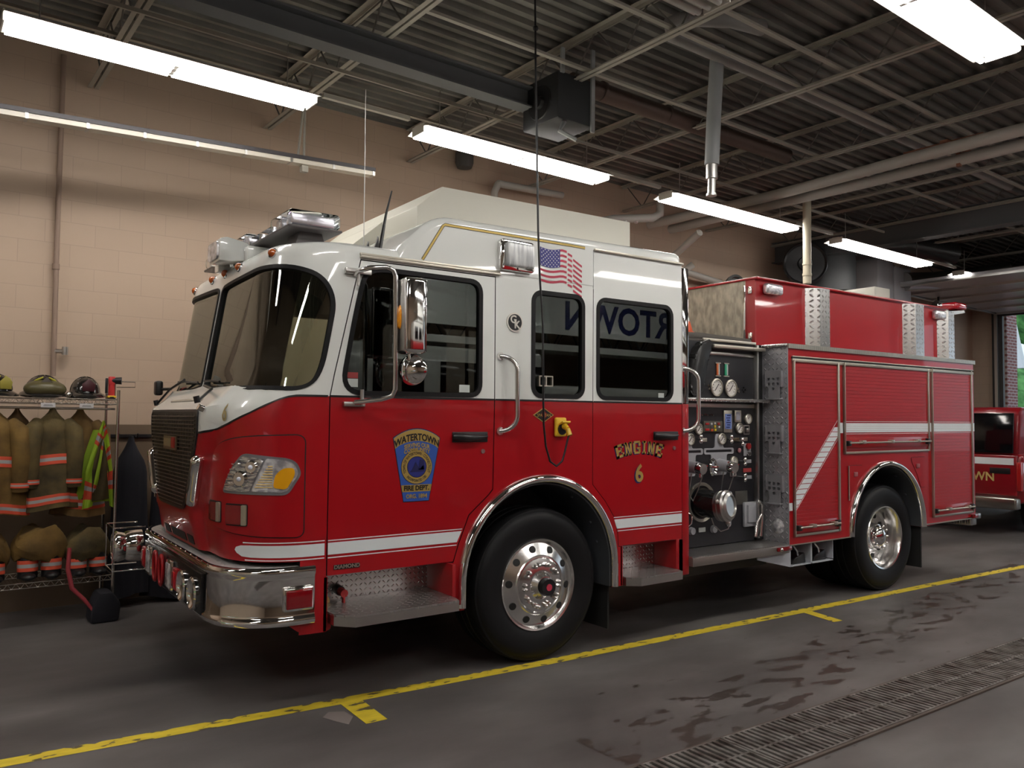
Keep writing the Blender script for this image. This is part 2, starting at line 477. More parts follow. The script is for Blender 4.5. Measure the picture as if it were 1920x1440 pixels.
# doors cut free with a real gap
FD = [(-1.578,.795),(-1.578,1.0),(-1.574,1.855),(-1.547,1.993),(-1.389,2.692),(-.401,2.692),(-.400,1.846),(-.41,1.251),(-.444,1.215),(-.598,1.091),(-.678,.905),(-.715,.795)]
CD = [(1.428,.770),(1.432,2.985),(.486,2.985),(.483,1.245),(.61,1.113),(.697,.992),(.733,.87),(.742,.770)]
def cut_door(poly, winpoly, name, gap, top=None):
    d = bpy.data.objects.new(name, cab.data.copy()); COL.objects.link(d)
    c = MB(); c.prism([(a, min(b_, top or 9)) for a, b_ in poly], 'y', -.05, .065); boolean(d, c, 'INTERSECT')
    if top: c = MB().m(2); c.box(poly[2][0], poly[0][0]+.003, 0, .065, top, poly[1][1]); boolean(d, c, 'UNION')
    c = MB(); c.prism(winpoly, 'y', -.1, .12); boolean(d, c, 'DIFFERENCE')
    c = MB(); c.prism(offpoly(poly, gap), 'y', -.05, .075); boolean(cab, c, 'DIFFERENCE')
    return d
crew_door = cut_door(CD, WIN3, 'crew_door', .0045, 2.698)
c = MB(); c.prism(offpoly(CD, .0045), 'y', -.05, .075); boolean(roof, c, 'DIFFERENCE')
front_door = cut_door(FD, WIN1, 'front_door', .0065)
for o in (cab, front_door, crew_door, roof):
    o.parent = ENG
    for p in o.data.polygons: p.use_smooth = True
    o.data.set_sharp_from_angle(angle=R(28))
def glass_and_seal(win, parent, gname='window_glass', mp=side, mt=GLASS_D, w=.018, step=.2):
    m = MB(); patch(m, offpoly(win, .004), mp, -.022, -.014, step); m.build(gname, mt, parent)
    m = MB(); patch(m, offpoly(win, .012), mp, -.03, .006, step, holes=[offpoly(win, -w)]); m.build('window_seal', RUBBER, parent, 50)
glass_and_seal(WIN1, front_door); glass_and_seal(WIN3, crew_door)
glass_and_seal(WIN2, cab, w=.02)
for poly in (WS, mir(WS)):
    m = MB(); patch(m, offpoly(poly, .006), front, -.02, -.012, .07); g = m.build('windshield', GLASS_W, ENG, 60)
    m = MB(); patch(m, offpoly(poly, .009), front, -.03, .007, .07, holes=[offpoly(poly, -.015)]); m.build('window_seal', RUBBER, g, 50)
# belt pinstripe along the paint break
def strip(name, f, a0, a1, n, hw, mt, parent, o=.0025):
    mb = MB(); pts = [f(a0+(a1-a0)*k/n) for k in range(n+1)]
    A=[];Bq=[]
    for (p, z) in pts: A.append(mb.bm.verts.new(front(p, z-hw, o))); Bq.append(mb.bm.verts.new(front(p, z+hw, o)))
    for k in range(n): mb.bm.faces.new((A[k],A[k+1],Bq[k+1],Bq[k]))
    return mb.build(name, mt, parent)
strip('belt_pinstripe', lambda p: (p, belt(p)), -.02, .82, 40, .006, BLACK, cab)
def band(name, x0, x1, z, hw, mt, parent, o=.0025, o0=-.001):
    mb = MB(); mb.box(x0, x1, -o, -o0, z-hw, z+hw); return mb.build(name, mt, parent)
band('belt_pinstripe', -1.574, -.401, 1.856, .006, BLACK, front_door)
band('belt_pinstripe', -.392, .478, 1.856, .006, BLACK, cab)
band('belt_pinstripe', .487, 1.43, 1.856, .006, BLACK, crew_door)
# reflective side stripe with thin border lines
def stripes(name, poly, parent, fm=side, thin=()):
    m = MB().m(0); patch(m, poly, fm, -.002, .002, .06)
    m.m(1)
    for t in thin: patch(m, t, fm, -.002, .002, .06)
    m.build(name, [SCOTCH, PINW], parent)
sp = [(-.02,.918)] + [(.38,.918),(.44,.922),(.475,.94),(.488,.957),(.475,.975),(.44,.985),(.38,.988)] + [(-.02,.988)]
stripes('side_stripe', sp, cab, front, [[(-.02,.899),(.42,.899),(.42,.905),(-.02,.905)],[(-.02,1.0),(.42,1.0),(.42,1.006),(-.02,1.006)]])
stripes('side_stripe', [(-1.576,.918),(-.688,.918),(-.652,.988),(-1.576,.988)], front_door, side, [[(-1.576,.897),(-.690,.897),(-.689,.903),(-1.576,.903)],[(-1.576,.998),(-.650,.998),(-.647,1.004),(-1.576,1.004)]])
stripes('side_stripe', [(.723,.902),(1.425,.902),(1.425,.972),(.695,.972)], crew_door, side, [[(.73,.881),(1.425,.881),(1.425,.887),(.728,.887)],[(.692,.984),(1.425,.984),(1.425,.990),(.690,.990)]])
# drip rails
m = MB(); m.box(-1.40,-.362,-.022,.002,2.706,2.722,.004); m.box(-1.40,-.362,-.010,.002,2.722,2.740,.003); m.build('drip_rail', SATIN, cab)
m = MB(); m.box(.486,1.436,-.02,.002,2.985,3.003,.004); m.build('drip_rail', SATIN, cab)
# gold pinstripe on the raised roof
def goldline(pts, w):
    m = MB()
    for mi, ww, oo in ((1, w+.004, .0015), (0, w, .0025)):
        m.m(mi); A=[];Bq=[]
        for i,(x,z) in enumerate(pts):
            d = Vector(pts[min(i+1,len(pts)-1)])-Vector(pts[max(i-1,0)]); d.normalize(); nn = Vector((-d.y,d.x))
            A.append(m.bm.verts.new((x+nn.x*ww,-.001-oo,z+nn.y*ww))); Bq.append(m.bm.verts.new((x-nn.x*ww,-.001-oo,z-nn.y*ww)))
        for k in range(len(pts)-1):
            f = m.bm.faces.new((A[k],Bq[k],Bq[k+1],A[k+1])); f.material_index = mi
    return m.build('roof_pinstripe', [GOLD, BLACK], cab, normals=False)
goldline([(-.966,2.748),(-.945,2.78),(-.815,2.988),(-.80,2.998),(.28,2.998),(.40,2.996)], .007)
# ---- red trim and chrome at the rear corner of the cab
m = MB().m(0); m.box(1.445,1.535,.02,.45,.47,1.855,.008); m.m(1); m.box(1.445,1.535,.02,.45,1.858,2.975,.008); m.build('rear_corner_trim', [RED, CHROME], ENG)
# ---- cab steps
def cab_step(x0, x1, zt, zc, dep, ch):
    m = MB(); m.prism([(x0,dep),(x0,-.10 if ch else -.03),(x0+.09,-.20 if ch else -.1),(x1-.02,-.19 if ch else -.09),(x1,-.12 if ch else -.03),(x1,dep)], 'z', zt-.012, zt)
    s = m.build('cab_step', TREADS, ENG)
    m = MB(); m.prism([(x0,dep),(x0,-.10 if ch else -.03),(x0+.09,-.20 if ch else -.1),(x1-.02,-.19 if ch else -.09),(x1,-.12 if ch else -.03),(x1,dep)], 'z', zt-.065, zt-.013)
    m.build('step_edge', STEEL, s)
    m = MB(); m.box(x0,x1,dep-.008,dep,zt,zc); m.build('riser_plate', TREADY, s)
    return s
st1 = cab_step(-1.573,-.76,.588,.79,.27,True)
st2 = cab_step(.79,1.36,.535,.765,.25,False)
m = MB(); m.cyl((-1.405,.265,.655),(-1.405,.20,.65),.03); m.m(1); m.cyl((-1.405,.20,.65),(-1.405,.14,.645),.024); m.box(-1.412,-1.398,.14,.17,.58,.64,.004); m.build('air_inlet_plug', [BLACK, mat('red_rubber',(.5,.03,.03),.5)], st1)
m = MB(); m.cyl((-1.51,.26,.60),(-1.51,.2,.60),.035); m.build('brass_coupling', mat('brass',(.45,.33,.15),.3,1), st1)
for q in ((-.76,-.735,-.07,.27,.50,.79),(-1.60,-1.575,-.0,.27,.47,.79),(1.362,1.44,.0,.25,.47,.77),(.76,.785,.0,.25,.47,.77)):
    m = MB(); m.box(*q,.003); m.build('step_well_side', DRED, ENG)
m = MB(); m.prism(rpoly([(-1.84,.56),(-1.74,.485),(-1.62,.468),(-1.545,.475),(-1.545,.56)],.02), 'y', .01, .04); m.build('lower_sill', RED, ENG)
m = MB(); m.box(-2.02,-1.745,.25,2.2,.58,.86); m.build('gap_shade_box', MATTE, ENG)  # black box added to keep the gap behind the bumper deck dark
# ---- fenders: chrome trim and inner liner
def fender(ax, az, ro, ri, zb0, zb1, name_parent, y=0.0, liner_d=.60):
    m = MB(); path = [(ax-ro+.035, 0, zb0)] + [(ax-(ro-.035)*math.cos(R(a)), 0, az+(ro-.035)*math.sin(R(a))) for a in range(0,181,5)] + [(ax+ro-.035, 0, zb1)]
    # half-round chrome section swept round the arch
    bm = m.bm; rings=[]
    sec = [(ro-ri)*.5*math.cos(R(t)) for t in range(0,181,20)], [math.sin(R(t)) for t in range(0,181,20)]
    for i,(x,_,z) in enumerate(path):
        if i == 0: nrm = Vector((-1,0,0))
        elif i == len(path)-1: nrm = Vector((1,0,0))
        else: nrm = Vector((x-ax,0,z-az)).normalized()
        rings.append([bm.verts.new(Vector((x,y+.004,z))+nrm*sec[0][k]+Vector((0,-.045*sec[1][k],0))) for k in range(len(sec[0]))])
    for A,Bq in zip(rings, rings[1:]):
        for k in range(len(A)-1): bm.faces.new((A[k],A[k+1],Bq[k+1],Bq[k]))
    bm.faces.new(rings[0]); bm.faces.new(rings[-1][::-1])
    f = m.build('fender_trim', CHROME, name_parent, 50)
    m = MB(); rl = ri-.0
    pts = [(ax-rl,zb0+.02)]+[(ax-rl*math.cos(R(a)), az+rl*math.sin(R(a))) for a in range(0,181,6)]+[(ax+rl,zb1)]
    pin = [(ax+(px-ax)*.985, az+(pz-az)*.985 if pz>az else pz) for px,pz in pts]
    bm = m.bm
    for (P, Q) in zip(list(zip(pts,pin)), list(zip(pts,pin))[1:]):
        pass
    A=[bm.verts.new((px,y+.002,pz)) for px,pz in pts]; Bq=[bm.verts.new((px,y+liner_d,pz)) for px,pz in pts]
    A2=[bm.verts.new((px,y+.002,pz)) for px,pz in pin]; B2=[bm.verts.new((px,y+liner_d,pz)) for px,pz in pin]
    for k in range(len(A)-1):
        bm.faces.new((A[k],A[k+1],Bq[k+1],Bq[k])); bm.faces.new((A2[k],B2[k],B2[k+1],A2[k+1])); bm.faces.new((A[k],A2[k],A2[k+1],A[k+1]))
    bm.faces.new([bm.verts.new((px,y+liner_d,pz)) for px,pz in pts])
    for a in (25,50,125,150,165): m.cyl((ax+rl*.985*math.cos(R(180-a)),y+.12,az+rl*.985*math.sin(R(a))),(ax+rl*.965*math.cos(R(180-a)),y+.12,az+rl*.965*math.sin(R(a))),.012,seg=8)
    m.build('fender_liner', LINER, name_parent, 40)
    return f
fender(AX, AZ, .705, .640, .49, .478, ENG)
# ---- wheels
TIRE_ = [(.31,.02),(.33,.005),(.38,-.008),(.44,-.014),(.48,-.010),(.505,.004),(.515,.018),(.528,.02),(.535,.03),(.54,.055),(.541,.10),(.535,.105),(.535,.118),(.541,.122),(.541,.165),(.535,.169),(.535,.182),(.541,.186),(.541,.23),(.535,.27),(.51,.30),(.44,.325),(.31,.30)]
TIRE = [(r, h if h < .03 else h*1.22) for r, h in TIRE_]
def wheel(x, y, dz, dished, dual=False):
    zc = .54 - RHO*(x-2)-dz + 2*RHO*0
    o = (x, y, zc); ax = (0,1,0)
    m = MB()
    if not dished:
        prof = [(.312,.03),(.318,.012),(.312,.0),(.300,.004),(.292,.02),(.284,.028),(.205,-.004),(.198,-.012),(.188,-.014),(.180,-.008),(.110,-.030),(.095,-.03),(.085,-.045),(.074,-.06),(.066,-.072),(.05,-.075),(.0,-.075)]
    else:
        prof = [(.312,.03),(.318,.012),(.312,.0),(.298,.004),(.290,.02),(.278,.06),(.272,.10),(.268,.145),(.25,.165),(.16,.175),(.135,.165),(.13,.10),(.122,.085),(.09,.075),(.0,.07)]
    m.lathe(prof, o, ax, 64)
    for v in m.bm.verts: v.co.x = x+(v.co.x-x)*1.03; v.co.z = zc+(v.co.z-zc)*1.03
    w = m.build('wheel', POL, ENG, 25)
    rw = .255 if not dished else .215
    for k in range(10):
        m = MB()
        a = R(36*k+12+90)
        yy = y+.0135-(.0) if not dished else y+.166
        if not dished:
            nr = Vector((math.cos(a)*.37,-.93,math.sin(a)*.37)).normalized()
            c0 = Vector((x+rw*math.cos(a), yy, zc+rw*math.sin(a)))
            m.cyl(c0+nr*.0045, c0-nr*.02, .026, seg=18)
        else: m.cyl((x+rw*math.cos(a), yy-.003, zc+rw*math.sin(a)),(x+rw*math.cos(a), yy+.01, zc+rw*math.sin(a)), .024, seg=18)
        m.build('hand_hole', GAP, w)
    m = MB(); m.lathe(TIRE, (x, y, zc), ax, 96); 
    if dual: m.lathe(TIRE, (x, y+.34, zc), ax, 64)
    t = m.build('tire', RUBBER, w, 30)
    for k in range(10):
        a = R(36*k+18+90); r_ = .148 if not dished else .112
        yb = y-.016 if not dished else y+.07
        for da in (-.0,) if dished else (-.10, .10):
            m = MB(); cx, cz = x+r_*math.cos(a+da), zc+r_*math.sin(a+da)
            m.cyl((cx,yb,cz),(cx,yb-.03,cz),.0165,.014,seg=6); m.sphere((cx,yb-.03,cz),.0125,u=10,v=6)
            m.build('lug_nut', CHROME, w, 30)
    m = MB()
    if not dished:
        m.m(0).cyl((x,y-.082,zc),(x,y-.115,zc),.062,.058,seg=28); m.m(1).cyl((x,y-.112,zc),(x,y-.120,zc),.024,seg=16)
        m.build('oil_hub_cap', [BLACK, mat('red_hub_plug',(.55,.04,.08),.4)], w, 30)
    else:
        m.lathe([(.115,.08),(.105,.055),(.085,.035),(.05,.02),(0,.015)], o, ax, 32); m.build('hub_cap', CHROME, w, 30)
    return w
fw = wheel(.032, .055, 0, False)
rw_ = wheel(4.50, .06, 0, True, True)
for (x, y) in ((.032,2.385),(4.50,2.38)):
    m = MB(); m.lathe(TIRE, (x, y, .54-RHO*(x-2)), (0,-1,0), 64); m.m(1); m.cyl((x,y+.03,.54-RHO*(x-2)),(x,y-.25,.54-RHO*(x-2)),.31,seg=40); m.build('wheel', [RUBBER, STEEL], ENG)
m = MB(); m.box(.70,.715,.08,.50,.14,.62); m.build('mud_flap', MATTE, ENG)
m = MB(); m.box(5.13,5.15,.03,.62,.16,.63); m.build('mud_flap', MATTE, ENG)
# ------------------------------------------------------------------ cab side fittings
# grab rails
def grab(x0, x1, z0, z1, parent, y=-.001, out=.075):
    m = MB(); pts = []
    zs = [z1, z1-.0, z1-.05]
    P0, P1 = Vector((x0,y,z1)), Vector((x0,y,z0))
    path = [P0]
    for t in range(0, 91, 15): path.append(Vector((x0+(x1-x0)*math.sin(R(t)), y-out*math.sin(R(t)), z1-.10*(1-math.cos(R(t))))))
    for t in range(90, -1, -15): path.append(Vector((x0+(x1-x0)*math.sin(R(t)), y-out*math.sin(R(t)), z0+.10*(1-math.cos(R(t))))))
    m.tube(path[1:], .0175, 14)
    for zz in (z0, z1): m.cyl((x0,y+.002,zz),(x0,y-.008,zz),.028,seg=16)
    return m.build('grab_rail', POL, parent, 50)
grab(-.354,-.262,1.643,2.154,cab)
grab(1.455,1.575,1.635,2.145,ENG,y=.012,out=.06)
# door handles
def handle(x, z, parent):
    m = MB(); m.box(x-.138,x+.138,-.006,.0,z-.034,z+.034,.003)
    m.tube([(x-.13,-.012,z+.004),(x-.11,-.03,z+.002),(x-.03,-.034,z-.004),(x+.06,-.028,z-.002),(x+.132,-.01,z+.003)], [.022,.027,.026,.018,.008], 12)
    m.build('door_handle', BLACK, parent, 40)
handle(-.592, 1.604, front_door); handle(1.245, 1.598, crew_door)
m = MB(); m.cyl((-.491,.0,1.508),(-.491,-.008,1.508),.015,seg=16); m.build('key_lock', STEEL, front_door)
m = MB(); m.cyl((1.338,.0,1.499),(1.338,-.008,1.499),.015,seg=16); m.build('key_lock', STEEL, crew_door)
# side scene light
m = MB(); m.prism(rrect(-.383,-.092,2.744,2.962,.03), 'y', -.04, .0, .008); sl = m.build('scene_light', CHROME, cab)
m = MB(); m.box(-.345,-.112,-.075,-.038,2.770,2.940,.025,3); m.build('light_lens', mat('frosted_lens',(.62,.64,.64),.3,.2,fn=noise_mix((.42,.44,.46),(.8,.82,.82),14,3,.35,.65,stretch=(3,1,.4))), sl)
for xx in (-.362,-.103):
    for zz in (2.765,2.945): m = MB(); m.cyl((xx,-.04,zz),(xx,-.045,zz),.007,seg=8); m.build('screw', STEEL, sl)
# round badge with two letters
m = MB().m(1); m.cyl((-.237,-.001,2.395),(-.237,-.008,2.395),.067,seg=40); m.m(0); m.cyl((-.237,-.006,2.395),(-.237,-.0095,2.395),.057,seg=40); m.m(1); m.cyl((-.237,-.008,2.395),(-.237,-.0098,2.395),.0,seg=3)
bd = m.build('round_badge', [BLACK, mat('badge_silver',(.75,.72,.66),.3,.5)], cab)
put_text('lettering', 'G', .075, MATS['badge_silver'], bd, lambda u,v,d: Vector((-.252+u,-.0100-d,2.412+v)), bold=.002)
put_text('lettering', 'K', .075, MATS['badge_silver'], bd, lambda u,v,d: Vector((-.222+u,-.0102-d,2.376+v)), bold=.002)
# flag decal: wavy stripes and star canton
FLW, FLB, FLR = PINW, mat('flag_blue',(.04,.04,.24),.4), mat('flag_red',(.5,.03,.07),.4)
m = MB()
fx0, fx1, fz1 = -.02, .37, 2.955
def fwave(u): return -.012*math.sin(u*7.0) - (.055*max(0,(u-.52))/.48 if u > .52 else 0)
hgt = .245/13
def quadstrip(us, zf0, zf1, mi, off):
    A=[];Bq=[]
    for u in us:
        x = fx0+(fx1-fx0)*u
        A.append(m.bm.verts.new((x,-.0015-off,zf0(u)))); Bq.append(m.bm.verts.new((x,-.0015-off,zf1(u))))
    for k in range(len(us)-1):
        f = m.bm.faces.new((A[k],A[k+1],Bq[k+1],Bq[k])); f.material_index = mi
for s_ in range(13):
    segs = [(.0,.63,0),(.655,.76,-.010),(.785,1.0,-.030)]
    if s_ % 2 == 1: continue
    for a,b,dz in segs:
        if s_ < 7 and b <= .63: a = .47
        us = [a+(b-a)*k/8 for k in range(9)]
        quadstrip(us, lambda u: fz1+fwave(u)+dz-hgt*(s_+1)+.001, lambda u: fz1+fwave(u)+dz-hgt*s_-.001, 2, .001)
us = [k/10*.47 for k in range(11)]
quadstrip(us, lambda u: fz1+fwave(u)-hgt*7, lambda u: fz1+fwave(u), 1, .002)
for r_ in range(9):
    for c_ in range(6 if r_ % 2 == 0 else 5):
        u = .04+.078*c_+(.039 if r_ % 2 else 0); z = fz1+fwave(u)-hgt*7*(r_+.6)/9.2; x = fx0+(fx1-fx0)*u
        vs = []
        for k in range(10):
            rr_ = .0062 if k % 2 == 0 else .0028; a = R(90+36*k); vs.append(m.bm.verts.new((x+rr_*math.cos(a),-.0045,z+rr_*math.sin(a))))
        f = m.bm.faces.new(vs); f.material_index = 0
m.build('flag_decal', [FLW, FLB, FLR], cab, normals=False)
# door emblem
EX = -.990
def em(w): return w
m = MB()
def arc_top(x, z0, k): return z0 - k*((x-EX)/.165)**2
outl = [(EX-.090,1.203),(EX+.088,1.203),(EX+.166,1.600)]+[(EX+.166-.332*k/12, arc_top(EX+.166-.332*k/12, 1.660,.057)) for k in range(1,12)]+[(EX-.166,1.603)]
m.m(0); patch(m, offpoly(outl,.004), side, -.001, .0015, .1)
m.m(1); patch(m, outl, side, -.001, .0022, .1)
def bx(z): return .089+(z-1.203)*.194
top = [(EX-bx(1.535),1.535)]+[(EX-bx(1.535)+2*bx(1.535)*k/12, arc_top(EX-bx(1.535)+2*bx(1.535)*k/12,1.583,.05)) for k in range(1,12)]+[(EX+bx(1.535),1.535),(EX+.164,1.600)]+[(EX+.166-.332*k/12, arc_top(EX+.166-.332*k/12, 1.657,.056)) for k in range(1,12)]+[(EX-.164,1.600)]
m.m(2); patch(m, top, side, .001, .003, .1)
patch(m, [(EX-bx(1.262),1.262),(EX+bx(1.262),1.262),(EX+bx(1.306),1.306),(EX-bx(1.306),1.306)], side, .001, .003, .1)
CZ = 1.418
def circ(r, n=36): return [(EX+r*math.cos(2*PI*k/n), CZ+r*math.sin(2*PI*k/n)*.97) for k in range(n)]
m.m(0); patch(m, circ(.112), side, .001, .0032, .2); m.m(2); patch(m, circ(.109), side, .001, .004, .2)
m.m(0); patch(m, circ(.070), side, .001, .0045, .2); m.m(3); patch(m, circ(.066), side, .001, .005, .2)
# hills and trees inside the seal
m.m(4); patch(m, [(EX-.055,1.385),(EX+.055,1.388),(EX+.045,1.43),(EX+.02,1.405),(EX-.01,1.45),(EX-.035,1.40)], side, .001, .0056, .1)
patch(m, [(EX+.012,1.40),(EX+.055,1.40),(EX+.05,1.46),(EX+.02,1.465)], side, .001, .0056, .1)
emb = m.build('door_emblem', [BLACK, BLUE, GOLD, mat('seal_blue',(.02,.03,.22),.4), mat('seal_dark',(.012,.015,.09),.4)], front_door)
def etext(t, size, z, mt, k=0.0, sx=1.0, bold=.0012, sp=1.0, o=.0035):
    put_text('lettering', t, size, mt, emb, lambda u,v,d: Vector((EX+u, -o-d*.3, z+v)), bold=bold, sx=sx, mp=lambda u,v: (u, v-k*(u/.165)**2), spacing=sp)
etext('WATERTOWN', .060, 1.606, BLACK, .05, .80, .002)
etext('SERVING OUR', .036, 1.557, GOLD, .05, .80)
etext('COMMUNITY', .036, 1.527, GOLD, .05, .85)
etext('FIRE DEPT.', .042, 1.284, BLACK, 0, .92, .0015)
etext('ORG. 1894', .036, 1.233, GOLD, 0, .9)
def ringtext(t, r, size, a0, a1, flip=False):
    me_ = text_mesh(t, size, .001, .0006); xs = [v.co.x for v in me_.vertices]; x0, x1 = min(xs), max(xs)
    for v in me_.vertices:
        s_ = (v.co.x-x0)/(x1-x0); a = R(a0+(a1-a0)*s_); rr_ = r+(v.co.y if not flip else -v.co.y)
        v.co = (EX+rr_*math.cos(a), -.0045-v.co.z*.3, CZ+rr_*math.sin(a)*.97)
    mesh_obj('lettering', me_, BLACK, emb)
ringtext('TOWN OF WATERTOWN - CONNECTICUT', .089, .027, 205, -25)
ringtext('INCORPORATED 1780', .089, .024, 222, 318, True)
# ENGINE 6 in gold with shaded edge
def eng_text(t, size, cx, cz, arch, sx, parent, bold=.004, shade=.006):
    mp = lambda u,v: (u, v-arch*(u*sx/.25)**2)
    put_text('lettering', t, size, NAVY, parent, lambda u,v,d: Vector((cx+u-shade, -.001-d*.2, cz+v-shade)), bold=bold+.002, sx=sx, mp=mp)
    put_text('lettering', t, size, GOLD, parent, lambda u,v,d: Vector((cx+u, -.003-d*.4, cz+v)), bold=bold, sx=sx, mp=mp)
def slab(cx, cz, arch, letters, h, wl, gap, parent):
    # block letters with serifs drawn as strokes
    G = {'E':[(0,0,.3,1),(0,.82,1,1),(0,0,1,.18),(.3,.42,.7,.58),(.82,.68,1,1),(.82,0,1,.32),(.62,.32,.74,.68)],
         'N':[(0,0,.42,.16),(.08,0,.32,1),(0,.86,.30,1),(.66,.86,1,1),(.70,0,.92,1),'d'],
         'G':[(0,.15,.28,.85),(.12,.84,.88,1),(.12,0,.88,.16),(.72,.62,.98,.9),(.72,.08,.98,.44),(.52,.36,.98,.50)],
         'I':[(.15,0,.85,.16),(.15,.84,.85,1),(.34,0,.66,1)]}
    tot = sum(wl*(.7 if c=='I' else 1)+gap for c in letters)-gap
    for shade, off, mt in ((-.007, .001, NAVY), (0, .003, GOLD)):
        m = MB(); x = cx-tot/2
        for ch in letters:
            w = wl*(.7 if ch=='I' else 1)
            for q in G[ch]:
                if q == 'd': poly = [(.10,1),(.36,1),(.88,0),(.64,0)]
                else: a,b,c2,d2 = q; poly = [(a,b),(c2,b),(c2,d2),(a,d2)]
                pts = dens(poly, .25); P = []
                for (u,v) in pts:
                    X = x+u*w; t_ = (X-cx)/(tot/2); P.append((X+t_*(v-.5)*.03+shade, cz+(v-.5)*h-arch*t_*t_+shade))
                m.prism(P, 'y', -off-.0008, -off+.002)
            x += w+gap
        m.build('lettering', mt, parent)
slab(.962, 1.512, .036, 'ENGINE', .098, .077, .012, crew_door)
eng_text('6', .185, .953, 1.305, 0, .95, crew_door, .005, .009)
# maker's name plate and diamond badge
m = MB(); m.box(-1.538,-1.372,-.005,.0,.826,.854,.001); nb = m.build('name_plate', BLACK, front_door)
put_text('lettering', 'DIAMOND', .031, SATIN, nb, lambda u,v,d: Vector((-1.455+u,-.0055-d*.4,.840+v)), bold=.0008, sx=1.12)
m = MB().m(1); m.prism([(-.072,1.754),(.020,1.700),(.112,1.755),(.020,1.808)], 'y', -.004, .0); m.m(0); m.prism([(-.060,1.754),(.020,1.707),(.100,1.755),(.020,1.801)], 'y', -.006, .0); m.m(2); m.prism([(.0,1.742),(.035,1.735),(.045,1.765),(.012,1.790)],'y',-.0068,0)
dbg = m.build('diamond_badge', [BLACK, GOLD, mat('badge_red',(.3,.01,.01),.4)], cab)
put_text('lettering', 'SPARTAN', .030, GOLD, dbg, lambda u,v,d: Vector((.020+u,-.0072-d*.3,1.752+v)), sx=.95)
# shore power receptacle
m = MB(); m.box(.112,.213,-.03,.0,1.600,1.738,.014,3); sp_ = m.build('power_receptacle', YEL, cab)
m = MB().m(0); m.cyl((.165,-.028,1.655),(.165,-.045,1.650),.038,seg=24)
m.m(1); m.box(.13,.205,-.085,-.03,1.692,1.704,.004,rot=Euler((R(-25),0,0)).to_matrix()); m.build('receptacle_cover', [BLACK, YEL], sp_)
# window stickers
def sticker(x0,x1,z0,z1,mt,parent): 
    m = MB(); m.box(x0,x1,.010,.0125,z0,z1); m.build('window_sticker', mt, parent)
STK = mat('sticker_white',(.55,.6,.58),.5)
sticker(-.672,-.592,1.900,1.950,STK,front_door); sticker(1.175,1.237,1.893,1.937,STK,crew_door)
sticker(-1.468,-1.395,1.915,1.965,STK,front_door); sticker(-1.468,-1.395,1.968,2.004,mat('sticker_red',(.35,.05,.05),.5),front_door)
m = MB(); patch(m, rrect(-.02,.104,1.958,2.034,.004), side, -.012, .004, .1, holes=[rrect(-.012,.036,1.966,2.026,.004), rrect(.048,.096,1.966,2.026,.004)]); m.build('window_latch', SATIN, cab)
# ------------------------------------------------------------------ mirror
def mirror(y0, sgn, parent):
    # y0 = side plane, sgn -1 towards the near side
    def V(x,d,z): return Vector((x, y0+sgn*d, z))
    m = MB(); m.tube([V(-1.43,.01,2.60),V(-1.43,.06,2.618),V(-1.40,.16,2.622),V(-1.31,.20,2.628),V(-1.272,.20,2.615),V(-1.255,.20,2.58),V(-1.250,.20,2.2),V(-1.248,.20,1.90),V(-1.262,.19,1.86),V(-1.31,.14,1.838),V(-1.43,.03,1.82)], .0155, 12)
    a = m.build('mirror_arm', POL, parent, 50)
    ys_ = sorted((y0, y0+sgn*.03))
    m = MB(); m.box(-1.50,-1.36,*ys_,1.795,1.825,.006); m.tube([V(-1.385,.03,1.80+.011*k) for k in range(10)], .012, 10); m.build('mirror_bracket', STEEL, a, 40)
    m = MB(); m.box(-1.50,-1.33,*ys_,2.60,2.635,.006); m.tube([V(-1.42,.03,2.62-.010*k) for k in range(10)], .010, 10); m.build('mirror_bracket', STEEL, a, 40)
    # head
    m = MB(); hx0, hx1, hd = -1.225, -1.085, .20
    ya, yb_ = sorted((y0+sgn*(hd-.055), y0+sgn*(hd+.085)))
    m.box(hx0,hx1,ya,yb_,2.115,2.575,.028,4); h = m.build('mirror_head', CHROME, a, 40)
    m = MB(); m.box(hx0-.006,hx0+.01,ya+.012,yb_-.012,2.13,2.56,.004); m.build('mirror_back_plate', STEEL, h)
    m = MB(); m.sphere((hx0-.006, y0+sgn*.215, 2.335), .042, (.35,.55,1.75), 20, 14); m.build('turn_signal', AMBER, h, 60)
    m = MB(); m.box(hx1-.004,hx1+.004,ya+.008,yb_-.008,2.125,2.565,.002); m.build('mirror_glass', mat('mirror_glass',(.8,.8,.82),.02,1.0), h)
    m = MB(); m.lathe([(0,.035),(.03,.033),(.07,.02),(.09,.004),(.093,-.004),(.088,-.008)], V(-1.135,.20,2.02), Vector((-.75,sgn*.66,.0)), 40, False); 
    m.cyl(V(-1.16,.20,2.115),V(-1.15,.20,2.06),.01)
    m.build('convex_mirror', CHROME, a, 60)
mirror(0.0, -1, ENG); mirror(2*W2, 1, ENG)
